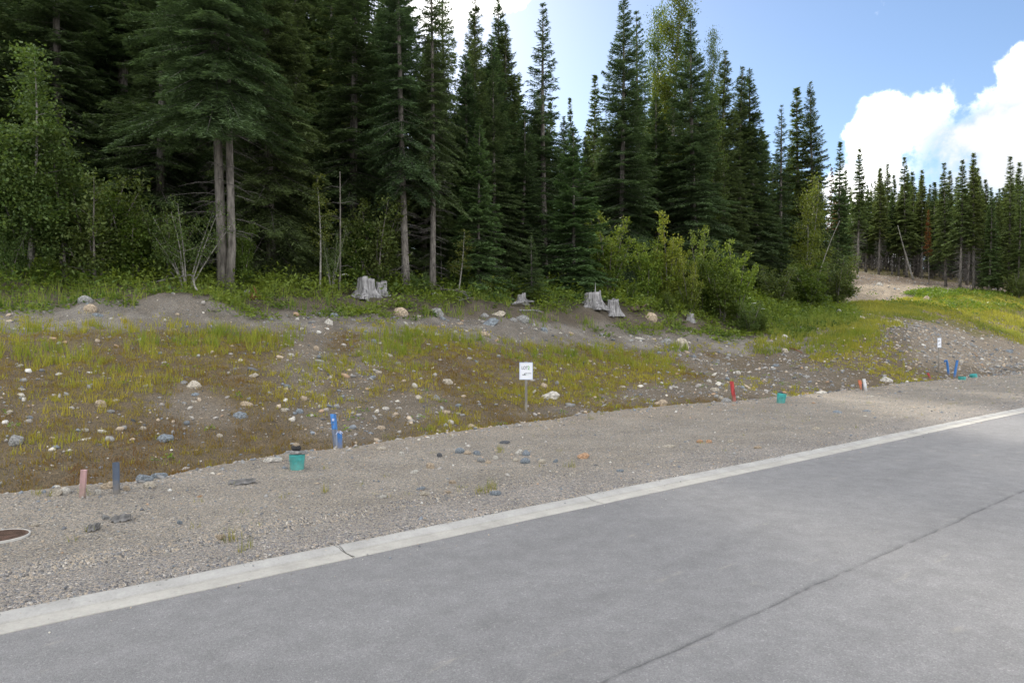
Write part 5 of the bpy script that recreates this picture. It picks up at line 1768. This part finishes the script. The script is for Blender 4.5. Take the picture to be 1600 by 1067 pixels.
# broken pieces of old asphalt in the verge
for (px, py, w_, lb) in ((189, 814, 27, 'dark broken asphalt crust lying on the gravel, larger of two'), (145, 829, 18, 'small dark asphalt crust near the manhole cover'), (378, 756, 40, 'long thin asphalt crust curling from the gravel left of the teal box')):
    X, Y, z = hit(px, py)
    L_ = w_ / F * Y
    mb = MB()
    n_ = 9
    top, botm = [], []
    for i in range(n_):
        f = i / (n_ - 1) - .5
        yy = .03 * math.sin(i * 2.1)
        zz = .012 + .014 * f + .006 * math.sin(i * 1.7)
        for (w1, dz) in ((-.06, -.014), (.10, .012)):
            top.append((f * L_, yy + w1 * (1 - 2.2 * f * f) * random.uniform(.8, 1.2), zz + dz + .014))
            botm.append((f * L_, yy + w1 * (1 - 2.2 * f * f) + .01, zz + dz + .002))
    V_ = top + botm
    F_ = []
    m_ = len(top)
    for i in range(n_ - 1):
        a = 2 * i
        F_ += [(a, a + 2, a + 3, a + 1), (m_ + a + 1, m_ + a + 3, m_ + a + 2, m_ + a), (a, m_ + a, m_ + a + 2, a + 2), (a + 1, a + 3, m_ + a + 3, m_ + a + 1)]
    F_ += [(0, 1, m_ + 1, m_), (m_ - 2, 2 * m_ - 2, 2 * m_ - 1, m_ - 1)]
    mb.add(V_, F_)
    o = mb.build('asphalt_crust', M['rock_crust'], loc=(X, Y, z))
    o.rotation_euler = (0, 0, .35)
    tag(o, lb, 'asphalt piece')


# ------------------------------------------------------------------ markers, boxes, signs
P_ = {
    'teal': mat_simple('teal_plastic', (0.03, 0.33, 0.32), .55, .28, 9, .08, .4),
    'teal_lid': mat_simple('teal_lid', (0.015, 0.28, 0.27), .5, .15, 9, .08, .4),
    'blue': mat_simple('blue_paint', (0.05, 0.20, 0.52), .65, .45, 18, .15, .4, stretch=(1, 1, .3)),
    'bluepipe': mat_simple('blue_pipe', (0.02, 0.15, 0.45), .4, .15, 10, .05, .5),
    'slate': mat_simple('slate_blue_pipe', (0.065, 0.095, 0.15), .45, .22, 12, .06, .5, stretch=(1, 1, .3)),
    'pink': mat_simple('faded_pink_paint', (0.42, 0.265, 0.265), .8, .22, 16, .2, stretch=(1, 1, .3)),
    'red': mat_simple('red_paint', (0.42, 0.04, 0.045), .65, .4, 16, .15, stretch=(1, 1, .3)),
    'orange': mat_simple('orange_paint', (0.55, 0.16, 0.08), .6, .25, 16, .15),
    'whitepipe': mat_simple('white_pipe', (0.66, 0.68, 0.72), .5, .12, 10, .05, .4),
    'stakewood': mat_simple('blue_grey_stake', (0.20, 0.23, 0.30), .85, .4, 24, .4, stretch=(1, 1, .1)),
    'timber': mat_simple('grey_timber', (0.25, 0.235, 0.21), .85, .3, 24, .4, stretch=(1, 1, .1)),
    'board': mat_simple('white_board', (0.74, 0.76, 0.82), .45, .04, 6, 0, .4),
    'trim': mat_simple('board_trim', (0.50, 0.57, 0.72), .5, .04, 6, 0, .4),
    'ink': mat_simple('grey_ink', (0.12, 0.14, 0.16), .6, .05, 6, 0),
    'green': mat_simple('green_ink', (0.10, 0.42, 0.06), .6, .05, 6, 0),
    'paleink': mat_simple('pale_green_ink', (0.42, 0.58, 0.55), .6, .05, 6, 0),
    'iron': mat_simple('rusty_iron', (0.12, 0.075, 0.055), .75, .45, 14, .5, metallic=.2),
    'steel': mat_simple('ring_concrete', (0.50, 0.49, 0.46), .8, .15, 14, .3),
    'ribbon': mat_simple('flagging_ribbon', (0.45, 0.52, 0.72), .6, .1, 9, 0),
    'pipe_shade': mat_simple('pipe_inside_shade', (0.02, 0.022, 0.025), .9, .1, 9, 0),
}

for k_ in ('teal', 'blue', 'bluepipe', 'slate', 'pink', 'red', 'orange', 'whitepipe', 'timber'):
    muddy(P_[k_], amount=.35 if k_ == 'teal' else .7)


def pole(px, py0, py1, lean_px, wpx, label, name, cat_, mat, kind='pipe', group=None, extra=None, base_mat=None, dz=-.1):
    """foot at px,py0, top at py1"""
    X, Y, z = hit(px, py0)
    Y += .02
    h = (py0 - py1) / F * Y
    r = wpx / F * Y * .5
    lx = lean_px / F * Y
    o = empty(name, (X, Y, z))
    tag(o, label, cat_, group)
    if kind == 'pipe':
        n_ = 20
        mb = MB()
        vs, fs = [], []
        prof_ = [(r, dz), (r, h * .5), (r * 1.0, h), (r * .86, h), (r * .86, h * .72)]
        for (rr_, zz) in prof_:
            for k in range(n_):
                a = 2 * math.pi * k / n_
                vs.append((lx * max(zz, 0) / h + rr_ * math.cos(a), rr_ * math.sin(a), zz))
        for i in range(len(prof_) - 1):
            for k in range(n_):
                fs.append((i * n_ + k, i * n_ + (k + 1) % n_, (i + 1) * n_ + (k + 1) % n_, (i + 1) * n_ + k))
        mb.add(vs, fs)
        mb.build('pipe_wall', mat, o, smooth=False)
        mb = MB()
        c0 = lx * .72
        mb.add([(c0 + r * .855 * math.cos(2 * math.pi * k / n_), r * .855 * math.sin(2 * math.pi * k / n_), h * .74) for k in range(n_)], [tuple(range(n_))])
        mb.build('bore_shade', P_['pipe_shade'], o)  # near-black disc paints the shade inside the pipe
    else:
        th = r * .55
        mb = MB()
        sp = .55 if base_mat else 0
        segs = [(dz, sp * h, base_mat or mat, 'shaft'), (sp * h, h, mat, 'painted_top')] if base_mat else [(dz, h, mat, 'shaft')]
        for (z0, z1, m_, nm) in segs:
            mb = MB()
            vs = []
            rings = 5
            for i in range(rings):
                zz = z0 + (z1 - z0) * i / (rings - 1)
                sh = lx * max(zz, 0) / h
                b = min(r, th) * .25
                for (x, y) in ((-r + b, -th), (r - b, -th), (r, -th + b), (r, th - b), (r - b, th), (-r + b, th), (-r, th - b), (-r, -th + b)):
                    vs.append((x + sh, y, zz + (random.uniform(-.004, .004) if i == rings - 1 else 0)))
            fs = [(i * 8 + k, i * 8 + (k + 1) % 8, (i + 1) * 8 + (k + 1) % 8, (i + 1) * 8 + k) for i in range(rings - 1) for k in range(8)]
            fs += [tuple(range(7, -1, -1)), tuple((rings - 1) * 8 + k for k in range(8))]
            mb.add(vs, fs)
            mb.build(nm, m_, o)
    return o, h, r, lx


pole(126, 778, 735, 3, 8.5, 'faded pink wooden stake, leftmost marker on the verge', 'marker_stake', 'stake', P_['pink'], 'stake')
pole(180, 772, 724, -1, 10, 'dark slate-blue pipe stub standing right of the pink stake', 'pipe_stub', 'pipe', P_['slate'])
o, h, r, lx = pole(525, 700, 648, -5, 8.5, 'tall blue-topped grey stake beside a short blue pipe', 'marker_stake', 'stake', P_['blue'], 'stake', base_mat=P_['stakewood'])
mb = MB()
mb.box(-.018, .018, -.004, .004, -.02, .02)
q = mb.build('paper_tag', P_['ribbon'], o, loc=(lx * .85, -r * .55 - .006, h * .84))
q = None
mb = MB()
mb.box(-.008, .008, -.002, .002, -.012, .012)
mb.build('tag_print', P_['blue'], o, loc=(lx * .78, -r * .55 - .004, h * .70))
o, h, r, lx = pole(531, 700, 677, -1, 7.5, 'short blue pipe with ribbon against the tall blue-topped stake', 'pipe_stub', 'pipe', P_['bluepipe'])
mb = MB()
for k in range(5):
    a = random.uniform(-.9, 3.6)
    mb.tube([(0, -r, h), (math.cos(a) * .02, -r - .01, h + .03), (math.cos(a) * .05, -r - .012, h + random.uniform(-.02, .02))], [.006, .008, .005], 4)
mb.build('ribbon', P_['ribbon'], o)
pole(1148, 627, 596, -4.5, 5.5, 'bright red painted stake at the back edge of the verge', 'marker_stake', 'stake', P_['red'], 'stake')
pole(1347, 609, 594, -3.5, 4.5, 'orange stake stub left of the white-topped pipe', 'marker_stake', 'stake', P_['orange'], 'stake')
pole(1350.5, 610, 600, -1, 4.5, 'dark low pipe stub between orange stake and white pipe', 'pipe_stub', 'pipe', P_['slate'])
pole(1354, 611, 592, -3.5, 4.6, 'white pipe stub right of the orange stake', 'pipe_stub', 'pipe', P_['whitepipe'])
pole(1454.5, 592, 583, -4, 3.0, 'short red stake tip left of the far sign', 'marker_stake', 'stake', P_['red'], 'stake')
o, h, r, lx = pole(1483, 586, 566, -2.5, 3.4, 'left blue pipe with a hooked top below the far sign', 'water_pipe', 'pipe', P_['bluepipe'])
mb = MB()
mb.tube([(lx, 0, h - .02), (lx - .02, 0, h + .07), (lx - .08, 0, h + .06), (lx - .12, 0, h - .01)], [r * .9, r * .9, r * .8, r * .7], 8)
mb.build('hooked_end', P_['bluepipe'], o, smooth=True)
pole(1491.5, 590, 563, 5, 3.6, 'right blue pipe leaning right, taller than the hooked one', 'water_pipe', 'pipe', P_['bluepipe'])


def valve_box(px, py, wpx, hpx, label, lean=0.0, stones=False, sink=.0):
    X, Y, z = hit(px, py)
    r = wpx / F * Y * .5
    h = hpx / F * Y
    o = empty('valve_box', (X, Y + r * .8, z - sink))
    o.rotation_euler = (0, lean, 0)
    tag(o, label, 'valve box', 'teal valve boxes along the verge')
    mb = MB()
    mb.lathe([(r * .86, -.06), (r * .88, 0), (r * .94, h * .55), (r * .95, h * .58)], 28)
    mb.build('body', P_['teal'], o)
    mb = MB()
    mb.lathe([(r * .96, h * .585), (r * .985, h * .62), (r * 1.0, h * .97), (r * .97, h), (r * .9, h), (r * .88, h * .97)], 28)
    mb.build('collar', P_['teal'], o)
    mb = MB()
    mb.lathe([(r * .87, h * .94), (r * .87, h * .985), (r * .83, h * 1.0)], 28)
    mb.build('lid', P_['teal_lid'], o)
    return X, Y + r * .8, z, r, h


X, Y, z, r, h = valve_box(461, 735, 24, 24, 'upright teal valve box carrying a flat stone')
for (nm, me_, mat_, dx, zc, sx, sy, sz, lb) in (('stone', ROCKM['a'][1], 'rock_grey', .0, h + .020, r * 1.65, r * 1.25, .030, 'flat dark slate lying on top of the teal valve box'),
                                               ('stone', ROCKM['r'][0], 'rock_asphaltbit', -.012, h + .068, r * .62, r * .6, .040, 'black stone in the middle of the little cairn'),
                                               ('stone', ROCKM['a'][3], 'rock_tan', -.014, h + .112, r * .5, r * .5, .028, 'tan stone topmost on the little cairn')):
    o = obj(nm, me_, None, (X + dx, Y, z + zc))
    o.material_slots[0].link = 'OBJECT'
    o.material_slots[0].material = M[mat_]
    o.scale = (sx, sy, sz)
    o.rotation_euler = (0, .04, random.uniform(0, 1))
    tag(o, lb, 'stone', 'cairn on the teal box')
X2, Y2, z2, r2, h2 = valve_box(1222, 630, 14, 15, 'tilted teal valve box right of the red stake', .16)
for (dx, mat_, lb) in ((-.03, 'rock_dark', 'small dark stone set on the tilted teal box'), (.06, 'rock_orange', 'small orange stone set on the tilted teal box')):
    o = obj('stone', ROCKM['a'][2], None, (X2 + dx + .04, Y2, z2 + h2 + .025))
    o.material_slots[0].link = 'OBJECT'
    o.material_slots[0].material = M[mat_]
    o.scale = (.06, .06, .035)
    tag(o, lb, 'stone')
valve_box(1506, 594, 11, 7, 'low teal box left of two at the far end of the verge', .05, sink=.05)
valve_box(1525, 590, 11, 7, 'low tipped teal box right of two at the far end of the verge', -.22, sink=.05)


def text_mesh(body, size, mat, parent, loc, bold=0.0, xs=1.0):
    cu = bpy.data.curves.new('lettering', 'FONT')
    cu.body = body
    cu.size = size
    cu.align_x = 'CENTER'
    cu.align_y = 'CENTER'
    cu.extrude = .001
    cu.offset = bold
    tmp = bpy.data.objects.new('lettering', cu)
    col.objects.link(tmp)
    dg = bpy.context.evaluated_depsgraph_get()
    me = bpy.data.meshes.new_from_object(tmp.evaluated_get(dg))
    bpy.data.objects.remove(tmp)
    me.materials.clear()
    me.materials.append(mat)
    o = obj('lettering', me, parent, loc)
    o.rotation_euler = (R(90), 0, 0)
    o.scale = (xs, 1, 1)
    return o


def lot_sign(px, py_foot, py_bot, py_top, wpx, label, number, yaw=0.0):
    X, Y, z = hit(px, py_foot)
    k = Y / F
    zb, zt = CAM_H + (CY - py_bot) * k, CAM_H + (CY - py_top) * k
    wd = wpx * k
    o = empty('lot_sign', (X, Y, z), yaw)
    tag(o, label, 'sign', 'white lot signs on timber posts')
    hh_ = zt - zb
    mb = MB()
    mb.box(-.029, .029, -.018, .018, -.25, zt - z + .025, bev=.004)
    mb.build('post', P_['timber'], o)
    mb = MB()
    mb.box(-wd / 2, wd / 2, -.030, -.0195, zb - z, zt - z, bev=.003)
    bd = mb.build('board', P_['board'], o)
    mb = MB()
    e = wd * .055
    for (x0, x1, a, b) in ((-wd / 2, wd / 2, zb, zb + e), (-wd / 2, wd / 2, zt - e, zt), (-wd / 2, -wd / 2 + e, zb + e, zt - e), (wd / 2 - e, wd / 2, zb + e, zt - e)):
        mb.box(x0, x1, -.0325, -.0305, a - z, b - z)
    mb.build('border', P_['trim'], o)
    zz = zt - z
    text_mesh('LOT', hh_ * .27, P_['ink'], o, (-wd * .11, -.032, zz - hh_ * .33), .0012, .70)
    if number:
        text_mesh(number, hh_ * .29, P_['green'], o, (wd * .19, -.032, zz - hh_ * .33), .0016, .9)
    # emblem: small peak over two unreadable lines of print
    mb = MB()
    y = -.0325
    for (x0, x1, x2, b, t_) in ((-.20, -.10, -.01, .74, .62), (-.30, -.23, -.16, .74, .68)):
        pts = [(x0 * wd, y, zz - hh_ * b), (x2 * wd, y, zz - hh_ * b), (x1 * wd, y, zz - hh_ * t_)]
        vs = pts + [(a, y + .002, c) for a, b_, c in pts]
        mb.add(vs, [(0, 1, 2), (5, 4, 3), (0, 3, 4, 1), (1, 4, 5, 2), (2, 5, 3, 0)])
    mb.build('emblem', P_['ink'], o)
    rnd = random.Random(3)
    for (x0, x1, fz, fh, m_) in ((-.11 + .0, .36, .635, .038, 'ink'), (-.02, .18, .72, .026, 'paleink')):
        mb = MB()
        x = x0 + (.0 if m_ == 'ink' else .0)
        x = max(x, -.10)
        while x < x1:
            ww = rnd.uniform(.022, .034)
            if not (.115 < x < .15):
                mb.box(x * wd, (x + ww) * wd, -.0325, -.0305, zz - hh_ * (fz + fh / 2), zz - hh_ * (fz - fh / 2))
            x += ww + .010
        mb.build('print_line', P_[m_], o)


lot_sign(822, 645, 593, 566, 21, 'near white lot sign with green number on a timber post', '2')
lot_sign(1467, 583, 543, 528, 9, 'far white lot sign on a timber post above the blue pipes', '', yaw=.45)

# manhole cover at the left edge of the verge
X, Y = -4.03, 5.36
z = gzf(X, Y)
o = empty('manhole', (X, Y, z + .004))
tag(o, 'round rusty manhole cover with pale ring cut by the left edge', 'manhole')
mb = MB()
n_ = 48
vs, fs = [], []
for (rr_, zz) in ((.205, -.06), (.205, .012), (.203, .013), (.197, .013), (.195, .004)):
    for k in range(n_):
        a = 2 * math.pi * k / n_
        vs.append((rr_ * math.cos(a), rr_ * math.sin(a), zz))
for i in range(4):
    for k in range(n_):
        fs.append((i * n_ + k, i * n_ + (k + 1) % n_, (i + 1) * n_ + (k + 1) % n_, (i + 1) * n_ + k))
mb.add(vs, fs)
mb.build('ring', P_['steel'], o)
mb = MB()
mb.lathe([(.193, -.02), (.193, .009), (.189, .011)], 48)
mb.build('cover', P_['iron'], o)
mb = MB()
for i in range(-8, 9):
    for j in range(-8, 9):
        x, y = i * .021, j * .021
        if x * x + y * y < .168 ** 2:
            mb.box(x - .0065, x + .0065, y - .0065, y + .0065, .0112, .0145)
mb.build('studs', P_['iron'], o)

# white umbels among the weeds
P_['petal'] = mat_simple('white_petals', (0.72, 0.74, 0.68), .7, .08, 20, 0)
P_['stalk'] = mat_simple('green_stalk', (0.10, 0.16, 0.04), .7, .15, 20, 0)
for (px, py, yt, lb) in ((1136, 492, 466, 'white umbel flower, left one right of the round green bush'), (1143, 493, 467, 'white umbel flower close right of the left umbel'), (1169, 494, 466, 'white umbel flower standing highest over the dark green bush'),
                         (1178, 497, 474, 'white umbel flower just below the highest one'), (1191, 502, 484, 'white umbel flower rightmost above the dark green bush'), (539, 456, 430, 'white umbel flower beside the left of the silver stumps')):
    X, Y, z = hit(px, py)
    h = (py - yt) / F * Y
    o = empty('umbel_flower', (X, Y, z))
    tag(o, lb, 'flower', 'white umbel flowers')
    mb = MB()
    mb.tube([(0, 0, -.05), (.02, 0, h * .6), (0, 0, h - .05)], [.012, .010, .008], 5)
    for k in range(9):
        a = 2 * math.pi * k / 9
        mb.tube([(0, 0, h - .06), (math.cos(a) * .10, math.sin(a) * .10, h - .01)], [.005, .004], 4)
    mb.build('stalk', P_['stalk'], o)
    mb = MB()
    for k in range(46):
        a, q = random.uniform(0, 6.28), math.sqrt(random.random()) * .16
        x, y, zz = math.cos(a) * q, math.sin(a) * q, h - q * .15 + random.uniform(-.01, .015)
        s = .022
        mb.add([(x - s, y, zz), (x, y - s, zz), (x + s, y, zz), (x, y + s, zz), (x, y, zz + .014)], [(0, 1, 4), (1, 2, 4), (2, 3, 4), (3, 0, 4)])
    mb.build('flower_head', P_['petal'], o)

bpy.context.view_layer.update()
_seen = {}
tris = 0
for me in {o.data for o in bpy.data.objects if o.type == 'MESH'}:
    tris += sum(len(p.vertices) - 2 for p in me.polygons) if len(me.polygons) < 2000 else int(len(me.loops) - 2 * len(me.polygons))
